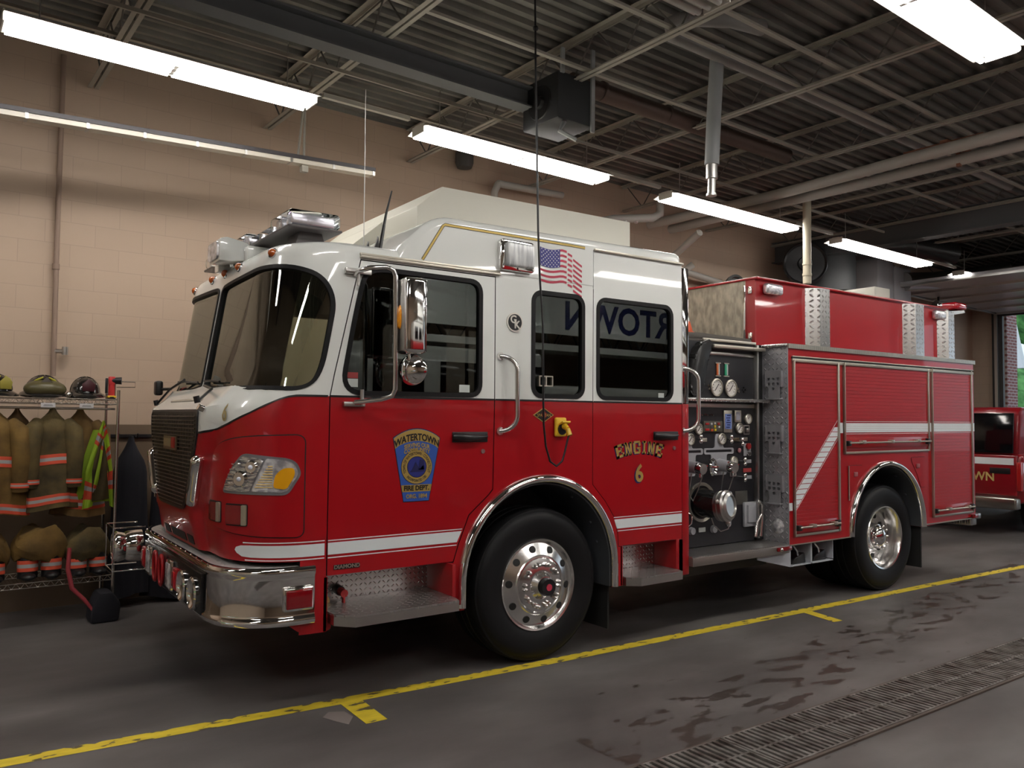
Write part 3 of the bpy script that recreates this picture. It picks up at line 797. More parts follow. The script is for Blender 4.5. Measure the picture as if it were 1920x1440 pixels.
# ------------------------------------------------------------------ front face
# grille
GR = [(.772,1.755),(.775,1.63),(.86,1.47),(1.00,1.23),(1.05,1.165),(1.12,1.15)]
gp = GR + [(2*PC-a,b) for a,b in GR][::-1]
gp = rpoly(gp[::-1], .03, 3)
m = MB(); patch(m, gp, front, -.01, .006, .06); gr = m.build('grille', mat('grille_black',(.02,.018,.015),.45), ENG, 50)
m = MB()
def gx(z):
    for (a,b),(c,d) in zip(GR, GR[1:]):
        if d <= z <= b: return a+(c-a)*(z-b)/(d-b)
    return .78
for k in range(24):
    z = 1.165+k*.0245
    a = gx(z)+.012; n = 14
    pts = [front(a+(2*PC-2*a)*i/n, z, .014) for i in range(n+1)]
    m.tube(pts, .004, 6)
for k in range(19):
    p = .80+.069*k
    zb = 1.17 if 1.10 < p < 2*PC-1.10 else (1.755-(1.755-1.17)*min(1, abs((p if p < PC else 2*PC-p)-.775)/.33) if True else 0)
    zb = max(1.17, zb)
    if zb < 1.74: m.tube([front(p, zb+.01, .009), front(p, 1.745, .009)], .0014, 4)
m.build('grille_bars', mat('dark_chrome',(.20,.18,.155),.3,1.0), gr, 50)
m = MB().m(0); patch(m, [(1.23,1.505),(1.60,1.51),(1.60,1.60),(1.23,1.597)], front, .014, .022, .1); m.m(1); patch(m, [(1.27,1.52),(1.36,1.52),(1.36,1.59),(1.27,1.59)], front, .02, .026, .1); m.m(2); patch(m, [(1.38,1.525),(1.58,1.53),(1.58,1.58),(1.38,1.58)], front, .02, .024, .1)
m.build('grille_badge', [mat('badge_brown',(.10,.07,.04),.3), MATS['badge_red'], mat('badge_tan',(.25,.19,.10),.4)], gr)
m = MB(); ring = offpoly(gp, .016); patch(m, ring, front, -.01, .010, .06, holes=[gp]); m.build('grille_surround', WHITE if False else BLACK, gr, 50)
# chrome side grilles
for fl in (False, True):
    def vp(p, z, o): return front(2*PC-p if fl else p, z, o)
    
    C0 = [vp(.775,1.470,.004)+(vp(.905,1.195,.004)-vp(.775,1.470,.004))*k/8 for k in range(9)]
    m = MB(); m.tube([C0[0]+(C0[0]-C0[1])*.6]+C0+[C0[8]+(C0[8]-C0[7])*.6], [.016]+[.042]*9+[.016], 18); s_ = m.build('chrome_vent', CHROME, ENG, 60)
    m = MB(); m.tube([q+Vector((-.018,0,0)) for q in C0[1:8]], [.010,.026,.028,.028,.028,.026,.010], 14); m.build('vent_recess', mat('vent_dark',(.20,.18,.15),.25,.7), s_, 60)
# lower air slots
for a, b in ((1.02,1.17),(1.22,1.62),(1.67,1.82)):
    m = MB(); patch(m, rpoly([(a,.915),(b,.915),(b,.972),(a,.972)], .012, 2), front, -.01, .003, .08); m.build('air_slot', GAP, ENG)
# headlight panels on both corners
PAN = rpoly([(.080,1.035),(.080,1.625),(.42,1.615),(.60,1.575),(.665,1.52),(.70,1.40),(.715,1.09),(.40,1.045)], [.045,.05,.2,.1,.1,.15,.05,.2], 5)
HL = rpoly([(.100,1.40),(.118,1.462),(.160,1.487),(.262,1.497),(.405,1.514),(.49,1.42),(.548,1.292),(.34,1.288),(.160,1.284)], [.02,.03,.03,.05,.03,.2,.02,.1,.03], 4)
TS = rpoly([(.108,1.40),(.125,1.456),(.165,1.480),(.268,1.490),(.350,1.300),(.165,1.293)], [.02,.03,.03,.01,.01,.03], 4)
AM = rpoly([(.125,1.395),(.130,1.438),(.185,1.435),(.222,1.395),(.232,1.322),(.165,1.312)], .02, 4)
HLA = rpoly([(.280,1.488),(.403,1.503),(.485,1.418),(.538,1.300),(.362,1.298)], .012, 3)
for fl in (False, True):
    g_ = (lambda p: mir(p)) if fl else (lambda p: p)
    m = MB().m(1); patch(m, g_(offpoly(PAN,.007)), front, -.01, .002, .06, holes=[g_(offpoly(PAN,-.004))]); m.m(0); patch(m, g_(PAN), front, -.01, .009, .06)
    pn = m.build('headlight_panel', [RED, GAP], ENG, 25)
    m = MB(); patch(m, g_(offpoly(HL,.006)), front, .0, .014, .05); hl = m.build('headlight', mat('lamp_housing',(.30,.30,.32),.3,.6), pn, 40)
    m = MB().m(0); patch(m, g_(HLA), front, .01, .018, .04)
    for (pp,zz,rr_) in ((.352,1.44,.045),(.42,1.37,.055)):
        if fl: pp = 2*PC-pp
        c0 = front(pp, zz, .012); c1 = front(pp, zz, .026); m.m(1); m.cyl(c0, c1, rr_, rr_*.7, seg=24); m.m(2); m.sphere(c1, .014, u=12, v=8)
    for k in range(5):
        a_ = .40+.0*k; zz = 1.335+.03*k; e_ = .50-.02*k
        pa, pb = (.455, .525-.013*k)
        if fl: pa, pb = 2*PC-pa, 2*PC-pb
        m.m(1); m.tube([front(pa, zz, .020), front(pb, zz, .020)], .005, 6)
    m.build('headlight_lens', [mat('reflector',(.80,.80,.86),.16,.92,fn=noise_mix((.35,.35,.42),(.98,.98,1.0),30,1,.38,.6,bump=.9,bscale=22,stretch=(1,.3,2.5))), CHROME, mat('bulb',(.75,.78,.9),.1)], hl, 30)
    m = MB().m(0); patch(m, g_(TS), front, .01, .018, .04); m.m(1); patch(m, g_(AM), front, .012, .024, .04)
    for k in range(9):
        zz = 1.325+k*.015
        pa, pb = .235+.00*k-.0*k, .318-.0085*k+.01
        if fl: pa, pb = 2*PC-pa, 2*PC-pb
        m.m(2); m.tube([front(pa, zz, .020), front(pb, zz, .020)], .0035, 6)
    m.build('corner_lamp', [CLEARL, mat('amber_bulb',(.85,.40,.01),.15,coat=1), mat('pale_amber',(.75,.55,.22),.2)], hl, 30)
    for (a,b,zt,zb,hi) in ((.568,.700,1.232,1.108,.60),(.372,.525,1.226,1.100,.41)):
        pl = rpoly([(a,zb),(b,zb),(b,zt),(a,zt)], .01, 2)
        m = MB(); patch(m, g_(pl), front, .0, .012, .05); wl = m.build('warning_light', BLACK, pn)
        m = MB().m(0); patch(m, g_(rpoly([(a+.038,zb+.008),(b-.006,zb+.008),(b-.006,zt-.008),(a+.038,zt-.008)], .008, 2)), front, .01, .020, .05)
        m.m(1); patch(m, g_(rpoly([(a+.004,zb+.006),(a+.034,zb+.006),(a+.034,zt-.006),(a+.004,zt-.006)], .004, 2)), front, .01, .024, .05)
        m.build('warning_lens', [REDL, mat('flasher_trim',(.50,.46,.36),.3,.6)], wl, 30)
# number on the nose
put_text('lettering', '6', .135, mat('number_gold',(.42,.34,.16),.4,.3), cab, lambda u,v,d: front(.558-u, 1.748+v, .006+d*.5), bold=.003, sx=.62)
# roof marker lights
for y in (.22,.88,1.20,1.53,2.22):
    pp = L+(y-YK) if y > YK and y < 2*W2-YK else (.53 if y < 1 else 2*PC-.53)
    q = front(pp, 2.727, 0); nrm = (front(pp, 2.727, .1)-q).normalized()
    m = MB().m(1); m.cyl(q-nrm*.005, q+nrm*.008, .034, seg=20); m.m(0); m.sphere(q+nrm*.008, .027, (1,1,1), 16, 10); m.build('marker_light', [ORANGE, CHROME], ENG)
# wipers
def wiper(pts, b0, b1):
    m = MB(); m.tube(pts, .009, 8); m.cyl(pts[0]+Vector((0,0,-.01)), pts[0]+Vector((-.01,0,.03)), .018)
    m.tube([b0, (b0+b1)/2+Vector((-.006,0,.004)), b1], .007, 6); m.build('wiper', BLACK, ENG, 50)
wiper([front(.70,1.79,.05), front(.82,1.86,.05), front(1.25,1.93,.035)], front(.95,1.95,.02), front(1.33,1.965,.02))
wiper([front(2.35,1.80,.05), front(2.2,1.90,.05), front(1.85,1.99,.035)], front(1.50,1.96,.02), front(2.1,1.985,.02))
m = MB(); m.cyl(front(.685,1.775,.0), front(.685,1.775,.035), .02); m.build('wiper_pivot', CHROME, ENG)
m = MB(); patch(m, rpoly([(.98,1.83),(1.86,1.83),(1.80,1.875),(1.04,1.875)], .02, 2), front, -.005, .003, .06); m.build('cowl_vent', mat('cowl_mesh',(.32,.29,.24),.5), ENG)
# far side: folded mirror and lamp seen past the windshield
m = MB(); m.box(-2.04,-1.98,2.56,2.66,1.90,2.02,.02,3); m.cyl((-1.95,2.44,1.95),(-2.0,2.60,1.95),.012); m.build('far_spot_lamp', BLACK, ENG)
# ------------------------------------------------------------------ cab interior
m = MB(); m.box(-1.72,1.36,.08,2.36,1.29,1.33); m.box(-1.90,-1.60,.25,2.2,1.2,1.80,.06,3); m.box(-.9,.5,.85,1.6,1.3,1.65,.08,3); m.build('engine_cover', DARKIN, ENG)
for (x, y, h) in ((-.95,.45,2.35),(-.95,1.95,2.35),(.65,.40,2.4),(1.0,1.22,2.4),(.65,2.0,2.4)):
    m = MB(); m.box(x-.25,x+.25,y-.24,y+.24,1.3,1.48,.06,3); m.box(x+.18,x+.32,y-.24,y+.24,1.4,h,.06,3); m.box(x+.16,x+.3,y-.12,y+.12,h,h+.14,.04,3); m.build('seat', mat('seat_cloth',(.06,.06,.065),.8), ENG, 40)
m = MB(); m.lathe([(.225,.0),(.235,.012),(.245,.0),(.235,-.012)], (-1.42,.50,1.72), (-.55,0,.85), 32, True); m.cyl((-1.42,.5,1.72),(-1.62,.5,1.45),.03); m.build('steering_wheel', BLACK, ENG, 60)
m = MB(); m.tube([(-1.15,.30,2.66),(-.45,.30,2.60)], .02); m.tube([(-.56,.10,1.9),(-.56,.10,2.64)], .012); m.tube([(.33,.10,1.9),(.33,.10,2.6)],.012); m.tube([(1.24,.10,1.9),(1.24,.10,2.6)],.012); m.build('interior_grab_bar', mat('red_bar',(.3,.01,.02),.4), ENG, 60)
m = MB(); m.cyl((-1.55,.45,2.45),(-1.50,.50,2.45),.075,seg=24); m.cyl((-1.53,.47,2.52),(-1.5,.5,2.66),.01); m.box(-1.60,-1.55,.62,.70,2.40,2.47,.01); m.build('dash_fan', mat('fan_dark',(.08,.09,.09),.4), ENG, 40)
m = MB(); m.box(-1.235,-1.19,.12,.16,2.15,2.33,.004); m.box(-1.21,-1.16,.20,.40,1.3,2.65,.01); m.build('console_pillar', mat('pillar_dark',(.03,.03,.035),.6), ENG)
# ------------------------------------------------------------------ bumper
def bplan(s, inset=0.0):
    # s in [0,1] from near side end round to far side end
    r = .40; pts = []
    X0, Y0, XE = -2.18+inset, -.03+inset, -1.66
    out = [(XE, Y0), (-1.78, Y0)]
    for k in range(1, 13):
        t = k/12*PI/2; out.append((-1.78+(X0+1.78)*math.sin(t)**(2/2.1), Y0+.42*(1-math.cos(t)**(2/2.1) if k < 12 else 1)))
    n = len(out); far = [(x, 2*W2-y) for x, y in out][::-1]
    mid = [(X0, .62+.15*k) for k in range(0, 9)]
    mid = [q for q in mid if out[-1][1]+.02 < q[1] < far[0][1]-.02]
    return out+mid+far
def bumper_sheet(prof, mt, name, parent):
    m = MB(); rings = []
    for (ins, z) in prof: rings.append([m.bm.verts.new((x,y,z)) for x,y in bplan(0, ins)])
    for A,Bq in zip(rings, rings[1:]):
        for k in range(len(A)-1): m.bm.faces.new((A[k],A[k+1],Bq[k+1],Bq[k]))
    return m.build(name, mt, parent, 40)
BP = [(.06,.845),(.03,.868),(.010,.868),(.0,.858),(-.004,.84),(.0,.825),(.008,.815),(.010,.80),(.010,.60),(.006,.585),(-.002,.575),(-.004,.555),(.004,.54),(.03,.532),(.10,.545)]
bp_ = bumper_sheet(BP, CHROME, 'bumper', ENG)
m = MB(); pl = bplan(0,.025); inn = bplan(0,.17)
A=[m.bm.verts.new((x,y,.864)) for x,y in pl]; Bq=[m.bm.verts.new((x if x>-1.7 else x, y,.864)) for x,y in inn]
for k in range(len(A)-1): m.bm.faces.new((A[k],A[k+1],Bq[k+1],Bq[k]))
m.build('bumper_deck', TREADD, bp_)
m = MB()
for k in range(14): m.sphere((-2.166,.35+.135*k,.866),.008,u=8,v=6)
m.build('deck_bolt', CHROME, bp_)
m = MB(); m.box(-1.85,-1.672,-.045,-.02,.622,.758,.012,3); ml = m.build('bumper_side_light', CHROME, bp_)
m = MB(); m.box(-1.838,-1.684,-.056,-.04,.637,.743,.01,3); m.build('light_lens', REDL, ml)
# front face fittings: dark recess, round lamps, framed lamps, red lamps
m = MB(); m.box(-2.188,-2.17,.42,2.05,.56,.80,.004); rc = m.build('bumper_recess', mat('recess_dark',(.02,.02,.022),.25,.5), bp_)
for y in (.56,.83):
    m = MB(); m.lathe([(.098,.0),(.10,-.02),(.09,-.03),(.082,-.02),(.06,-.004),(.02,-.0),(0,-.012)], (-2.185,y,.665), (1,0,0), 36); m.build('round_speaker', CHROME, rc, 50)
def framed(y, w, h, mt, name='bumper_lamp', fr=CHROME):
    m = MB().m(0); m.box(-2.215,-2.185,y-w/2,y+w/2,.68-h/2,.68+h/2,.012); m.m(1); m.box(-2.222,-2.21,y-w/2+.02,y+w/2-.02,.68-h/2+.02,.68+h/2-.02,.008)
    m.build(name, [fr, mt], rc, 40)
framed(1.15,.15,.20,CLEARL); framed(1.80,.15,.20,CLEARL)
framed(.99,.11,.14,mat('red_lamp_bright',(.5,.01,.02),.2,coat=1),fr=RED); framed(1.98,.12,.15,MATS['red_lamp_bright'],fr=RED)
for y in (1.36,1.55):
    m = MB(); m.tube([(-2.215,y+.055*math.cos(R(a)),.68+.10*math.sin(R(a))) for a in range(0,360,20)], .012, 8, closed=True); m.build('tow_loop', RED, rc, 60)
# siren with its guard frame on the far part of the bumper
m = MB(); m.lathe([(.0,-.20),(.05,-.202),(.06,-.185),(.075,-.202),(.10,-.202),(.112,-.19),(.118,-.17),(.105,-.12),(.115,-.10),(.122,-.05),(.122,.0)], (-2.18,2.26,.73), (1,0,0), 40); m.build('siren', CHROME, bp_, 40)
m = MB(); m.tube([(-2.40,2.42,.89),(-2.40,2.42,.57),(-2.40,2.10,.57),(-2.40,2.10,.89)], .006, 6, closed=True)
for y,z in ((2.42,.89),(2.42,.57),(2.10,.89),(2.10,.57)): m.tube([(-2.40,y,z),(-2.18,y,z)],.005,6)
m.build('siren_guard', CHROME, bp_)
# ------------------------------------------------------------------ roof equipment
m = MB().m(0); m.box(-1.77,-1.42,.22,2.20,2.895,2.912,.006); 
for y in (.42,2.0): m.prism([(-1.70,2.78),(-1.48,2.78),(-1.52,2.90),(-1.66,2.90)], 'y', y-.10, y+.10)
lb = m.build('light_bar', [mat('lightbar_base',(.10,.09,.09),.4)], ENG)
def lens(x0,x1,y0,y1,z0,z1,sl=.03):
    m = MB(); m.box(x0,x1,y0,y1,z0,z1,sl,3); l_ = m.build('light_lens', CLEAR, lb, 30)
    m = MB().m(0)
    n = max(1, int((y1-y0)/.13))
    for k in range(n):
        yc = y0+(y1-y0)*(k+.5)/n
        m.m(k % 2); m.lathe([(.0,.03),(.025,.028),(.04,.01),(.045,-.0)], ((x0+x1)/2-.06,yc,(z0+z1)/2), (-1,0,0), 16)
        m.m(0); m.box(x0+.03,x1-.03,yc-.055,yc+.055,z0+.01,z1-.018,.012)
    m.build('reflector', [mat('lamp_reflector',(.8,.8,.84),.25,.8), mat('reflector_purple',(.25,.18,.28),.15,.9)], l_, 40)
lens(-1.765,-1.425,.225,.60,2.913,3.015); lens(-1.75,-1.47,.62,.86,2.913,2.975,.015); lens(-1.75,-1.47,.88,1.08,2.913,2.975,.015)
lens(-1.77,-1.44,1.10,1.36,2.913,3.02); lens(-1.75,-1.47,1.38,1.80,2.913,2.975,.015); lens(-1.765,-1.425,1.82,2.195,2.913,3.01)
# spot flood in front of the bar
m = MB().m(0); m.prism([(-1.98,2.775),(-1.98,2.925),(-1.93,2.94),(-1.80,2.915),(-1.74,2.86),(-1.74,2.80),(-1.90,2.775)], 'y', .95, 1.22, .008); m.box(-1.82,-1.66,.86,1.02,2.775,2.88,.008); m.box(-1.92,-1.84,1.20,1.30,2.74,2.80,.006)
fl_ = m.build('flood_light', [WHITE], ENG)
m = MB().m(0); m.prism(rrect(.97,1.20,2.79,2.91,.03), 'x', -1.995, -1.982); m.m(1); m.lathe([(0,.02),(.03,.016),(.055,-.006)], (-1.985,1.05,2.85), (1,0,0), 20); m.lathe([(0,.02),(.03,.016),(.055,-.006)], (-1.985,1.13,2.85), (1,0,0), 20)
m.build('flood_lens', [CLEARL, CHROME], fl_, 40)
# white roof unit
m = MB(); m.prism([(-.82,3.05),(-.82,3.195),(-.62,3.365),(1.19,3.375),(1.19,3.05)], 'y', .35, 2.09, .006); m.prism([(-1.25,2.80),(-.82,3.05),(-.82,3.19),(-1.10,2.95)], 'y', .9, 2.09); m.build('roof_unit', CREAM, ENG)
# aerials
def aerial(pts, r, name, mt, base):
    m = MB(); m.tube(pts, r, 8); m.cyl(base, Vector(base)+Vector((0,0,.03)), .02, .012); m.build(name, mt, ENG)
aerial([(-1.02,.78,2.80),(-1.02,.78,3.3),(-1.02,.78,4.11)], [.004,.003,.002], 'whip_antenna', mat('pale_metal',(.7,.7,.68),.4,.5), (-1.02,.78,2.80))
aerial([(-1.15,.25,2.80),(-1.13,.26,2.9),(-1.09,.28,3.08),(-1.04,.30,3.25)], [.013,.012,.008,.005], 'whip_antenna', BLACK, (-1.15,.25,2.8))
for (x, y, h) in ((-1.12,.52,.14),(-1.08,.45,.17)):
    m = MB(); m.prism([(x-.04,2.80),(x+.03,2.80),(x+.015,2.80+h)], 'y', y-.01, y+.01, .003); m.build('fin_antenna', BLACK, ENG)
# ------------------------------------------------------------------ pump panel
PY = .29
PD = mat('pump_panel', (.016,.017,.021), .4)
m = MB().m(0); m.box(1.55,2.70,PY,PY+.03,.62,2.42); pp = m.build('pump_panel', [PD], ENG)
m = MB(); m.box(1.55,2.80,PY+.03,2.15,.62,2.40); m.build('pump_housing', mat('pump_housing',(.05,.05,.05),.6), ENG)
m = MB(); m.box(2.695,2.72,PY-.05,PY+.02,.64,2.42,.004); m.m(1); m.box(2.72,2.825,PY-.01,PY+.02,.62,2.43); m.build('panel_post', [STEEL, MATTE], pp)
def rail_(x0,x1,z0,z1,dy,mt,name='panel_rail'):
    m = MB(); m.box(x0,x1,PY-dy,PY,z0,z1,.004); m.build(name, mt, pp)
rail_(2.0,2.72,2.425,2.45,.02,SATIN); rail_(2.06,2.77,2.362,2.392,.09,SATIN,'panel_lamp'); rail_(2.0,2.70,2.305,2.335,.01,STEEL)
rail_(1.56,2.79,1.885,1.915,.12,TREADY,'panel_shelf'); rail_(1.80,2.70,1.835,1.872,.012,STEEL)
for x, cc in ((2.20,(.6,.15,.05)),(2.313,(.05,.45,.25))):
    m = MB().m(0); m.box(x-.035,x+.035,PY-.012,PY,2.115,2.125); m.box(x-.035,x+.035,PY-.012,PY,2.23,2.24); m.m(1); m.box(x-.018,x+.018,PY-.012,PY,2.125,2.23,.003); m.m(2); m.box(x+.002,x+.016,PY-.014,PY,2.13,2.225)
    m.build('level_gauge', [SATIN, mat('lvl%d'%int(x*10),cc,.4), STK], pp)
GF = mat('gauge_face',(.72,.70,.66),.5)
def gauge(x, z, r, y=PY):
    m = MB().m(0); m.lathe([(r*1.0,0),(r*1.15,-.004),(r*1.18,-.022),(r*1.02,-.028),(r*.98,-.018)], (x,y,z), (0,1,0), 32); m.m(1); m.cyl((x,y-.004,z),(x,y-.016,z),r,seg=32); m.m(2)
    if r > .04:
        for k in range(9):
            a = R(-130+32*k+90); m.box(-.004,.004,-.0005,.0005,-.004,.004); 
            vs = list(m.bm.verts)[-8:]
            for v in vs: v.co += Vector((x+r*.74*math.cos(a), y-.0172, z+r*.74*math.sin(a)))
        m.tube([(x-r*.35,y-.018,z-r*.42),(x+r*.38,y-.018,z+r*.45)], .003, 4)
    else: m.tube([(x,y-.018,z),(x+r*.3,y-.018,z+r*.6)], .0025, 4)
    return m.build('pressure_gauge', [SATIN, GF, BLACK], pp, 40)
gauge(2.173,2.016,.068); gauge(2.366,2.012,.068)
m = MB()
for x, z in ((2.05,2.03),(2.06,2.0),(2.45,2.01),(2.46,1.985)): m.cyl((x,PY,z),(x,PY-.03,z),.012,seg=10)
m.build('gauge_knob', CHROME, pp)
m = MB()
for dx, dz in ((0,.02),(-.02,0),(.02,0),(0,-.02)): m.cyl((2.56+dx,PY,2.005+dz),(2.56+dx,PY-.012,2.005+dz),.008,seg=8)
m.build('jack_plug', BLACK, pp)
for x,z,r in ((1.94,1.645,.042),(2.603,1.735,.040),(2.481,1.650,.042),(2.24,1.556,.044),(2.402,1.350,.040),(1.83,1.555,.044)): gauge(x,z,r)
m = MB()
for x in (1.96,2.03,2.10): m.cyl((x,PY,1.775),(x+.012,PY-.03,1.765),.006,seg=8)
m.build('toggle_switch', CHROME, pp)
m = MB().m(0); m.box(2.0,2.245,PY-.02,PY,1.618,1.715,.004); pm = m.build('pump_controller', [mat('controller',(.08,.075,.06),.5)], pp)
cols_ = [(.5,.02,.02),(.1,.1,.12),(.6,.6,.6),(.75,.6,.02),(.4,.02,.02),(.6,.1,.02)]
m = MB(); mts = []
for i,(x,z,w,h,ci) in enumerate([(2.04,1.69,.045,.018,0),(2.04,1.64,.05,.02,0),(2.095,1.69,.02,.02,2),(2.095,1.665,.02,.018,1),(2.14,1.695,.018,.018,2),(2.14,1.667,.02,.022,3),(2.145,1.637,.022,.02,3),(2.19,1.69,.03,.022,4),(2.195,1.662,.02,.016,2),(2.10,1.635,.03,.02,5)]):
    m = MB(); m.box(x-w/2,x+w/2,PY-.026,PY-.019,z-h/2,z+h/2,.002); m.build('control_button', mat('btn%d'%ci,cols_[ci],.4), pm)
m = MB().m(0); m.box(2.272,2.382,PY-.014,PY,1.612,1.812,.003); m.m(1); m.box(2.285,2.37,PY-.0165,PY-.01,1.645,1.78); bl = m.build('instruction_plate', [SATIN, mat('plate_blue',(.16,.24,.55),.5)], pp)
m = MB()
for k in range(6): m.box(2.30+(k%2)*.01,2.345+(k%3)*.006,PY-.018,PY-.016,1.655+k*.021,1.665+k*.021)
m.build('plate_print', NAVY, bl)
m = MB().m(0); m.box(2.418,2.508,PY-.016,PY,1.705,1.814,.004); m.m(1); m.box(2.435,2.49,PY-.018,PY-.01,1.725,1.80); m.build('display_unit', [SATIN, mat('display_face',(.35,.36,.42),.4)], pp)
def framed_box(x, z, w, h):
    m = MB(); patch(m, rrect(x-w/2,x+w/2,z-h/2,z+h/2,.012), lambda a,b,o: Vector((a,PY-o,b)), -.001, .012, .2, holes=[rrect(x-w/2+.012,x+w/2-.012,z-h/2+.012,z+h/2-.012,.006)])
    m.box(x-w/4,x+w/4,PY-.03,PY,z-h/4,z+h/6,.004); m.build('switch_frame', STEEL, pp)
framed_box(2.585,1.635,.085,.09); framed_box(2.395,1.26,.085,.09)
m = MB().m(0); m.box(2.548,2.65,PY-.01,PY,1.395,1.51,.004); m.m(1); m.cyl((2.60,PY-.008,1.485),(2.60,PY-.03,1.485),.028); m.m(2); m.cyl((2.60,PY-.008,1.425),(2.60,PY-.03,1.425),.028); m.build('outlet_plate', [GREY, MATS['badge_red'], CHROME], pp)
for x, z, mt in ((2.0,1.549,SATIN),(2.435,1.55,MATS['badge_brown']),(2.551,1.549,SATIN),(2.602,1.346,GREY),(2.607,1.200,GREY)):
    m = MB(); m.prism([(x-.045,z),(x-.03,z+.016),(x+.05,z+.016),(x+.05,z-.016),(x-.03,z-.016)], 'y', PY-.010, PY, .002); m.build('valve_label', mt, pp)
for x, z in ((1.921,1.561),(2.325,1.555),(2.508,1.349),(2.508,1.205),(2.475,1.53)):
    m = MB(); m.cyl((x,PY,z),(x,PY-.05,z),.010); m.sphere((x,PY-.055,z+.018),.022,(1,.7,1),12,8); m.sphere((x,PY-.055,z-.022),.020,(1,.7,1),12,8); m.build('pull_knob', CHROME, pp, 60)
m = MB(); m.sphere((2.481,PY-.012,1.449),.022,(1,.6,1),12,8); m.build('warning_button', mat('pink_knob',(.5,.2,.22),.4), pp, 60)
m = MB(); m.box(2.545,2.66,PY-.004,PY,1.247,1.283); m.build('warning_plate', mat('red_plate_small',(.45,.06,.06),.5), pp)
m = MB().m(0); m.box(2.18,2.245,PY-.004,PY,.975,1.01); m.m(1); m.box(2.18,2.245,PY-.004,PY,.945,.975); m.build('warning_plate', [MATS['red_plate_small'], STK], pp)
m = MB(); m.box(2.43,2.60,PY-.006,PY,.955,1.078,.003); m.build('data_plate', mat('dim_plate',(.10,.10,.09),.4,.4), pp)
# discharge valves: cross-shaped trim plate with capped outlet
def discharge(cx):
    m = MB(); f = lambda a,b,o: Vector((a,PY-o,b))
    body = rpoly([(cx-.105,1.235),(cx+.10,1.235),(cx+.105,1.42),(cx+.20,1.42),(cx+.20,1.475),(cx+.06,1.475),(cx+.045,1.60),(cx-.045,1.60),(cx-.055,1.475),(cx-.195,1.475),(cx-.195,1.42),(cx-.10,1.42)], .02, 3)
    patch(m, body, f, -.001, .008, .2, holes=[rrect(cx-.17,cx+.175,1.437,1.460,.008)]); v = m.build('valve_plate', GREY, pp)
    m = MB(); m.cyl((cx+.005,PY,1.325),(cx+.0,PY-.13,1.315),.055,.050,seg=28); m.m(1); m.cyl((cx+.0,PY-.13,1.315),(cx,PY-.19,1.308),.048,.045,seg=28); m.m(1)
    for k in range(3):
        a = R(120*k+20); m.tube([(cx+.045*math.cos(a),PY-.16,1.31+.045*math.sin(a)),(cx+.075*math.cos(a),PY-.165,1.31+.075*math.sin(a))], .012, 6)
    m.build('discharge_cap', [GREY, CHROME], v, 40)
    m = MB(); m.tube([(cx-.06,PY-.11,1.27),(cx-.05,PY-.07,1.10),(cx+.01,PY-.06,1.03),(cx+.05,PY-.08,1.12),(cx+.04,PY-.15,1.27)], .005, 6); m.build('cap_chain', STEEL, v, 60)
discharge(2.208); discharge(1.80)
m = MB(); m.lathe([(.055,.0),(.068,.013),(.08,.0),(.068,-.013)], (2.035,PY-.09,1.315), (-.35,1,0), 28, True); m.tube([(2.035,PY-.05,1.365),(2.09,PY-.06,1.375)], .012)
for k in range(3): a = R(120*k); m.tube([(2.035,PY-.07,1.315),(2.035+.068*math.cos(a),PY-.09,1.315+.068*math.sin(a))],.007,6)
m.build('hand_wheel', CHROME, pp, 50)
# large intake with cap
m = MB().m(0); m.lathe([(.155,-.012),(.17,-.018),(.175,-.006),(.175,0)], (1.98,PY,1.005), (0,1,0), 48); m.lathe([(.145,-.01),(.158,-.014)], (1.98,PY,1.005),(0,1,0),48)
it = m.build('intake_ring', SATIN, pp)
m = MB(); m.cyl((1.98,PY,1.005),(2.02,PY-.20,.985),.13,.105,seg=36); m.build('intake_body', mat('gloss_black',(.01,.01,.01),.12), it, 40)
m = MB(); c0=Vector((2.01,PY-.18,.985)); ax_=Vector((-.22,1,-.10)).normalized()*-1
m.lathe([(.10,.0),(.128,.0),(.132,.03),(.122,.035),(.132,.045),(.135,.075),(.12,.085),(.115,.10),(.09,.112),(.085,.10),(0,.098)], c0, ax_, 44); 
for k in range(3):
    a=R(120*k+40); q=ax_.to_track_quat('Z','Y'); p=c0+ax_*.05+q@Vector((.145*math.cos(a),.145*math.sin(a),0)); m.sphere(p,.022,u=10,v=6)
m.build('intake_cap', STEEL, it, 35)
m = MB(); f = lambda a,b,o: Vector((a,PY-o,b))
patch(m, rrect(2.322,2.380,.95,1.085,.027), f, 0, .01, .2, holes=[rrect(2.340,2.362,.97,1.065,.01)]); patch(m, rrect(2.312,2.368,.765,.885,.027), f, 0, .01, .2, holes=[rrect(2.330,2.351,.785,.865,.01)]); m.box(2.20,2.33,PY-.01,PY,.865,.88); m.build('intake_bracket', GREY, pp)
m = MB(); m.tube([(2.06,PY-.03,.90),(2.10,PY-.04,.80),(2.19,PY-.04,.74),(2.29,PY-.04,.755),(2.33,PY-.03,.84)], .005, 6); m.build('cap_chain', STEEL, pp, 60)
for x, z in ((1.85,.765),(2.13,.76)):
    m = MB(); m.cyl((x,PY,z),(x,PY-.03,z),.035,.03,seg=14); m.build('drain_knob', GREY, pp)
m = MB(); m.box(1.945,2.03,PY-.008,PY,.745,.785,.003); m.build('valve_label', STK, pp)
m = MB(); m.tube([(1.79,PY-.02,.93),(1.80,PY-.06,.90),(1.79,PY-.06,.84),(1.77,PY-.02,.80)], .008, 8); m.build('bleeder_handle', CHROME, pp, 60)
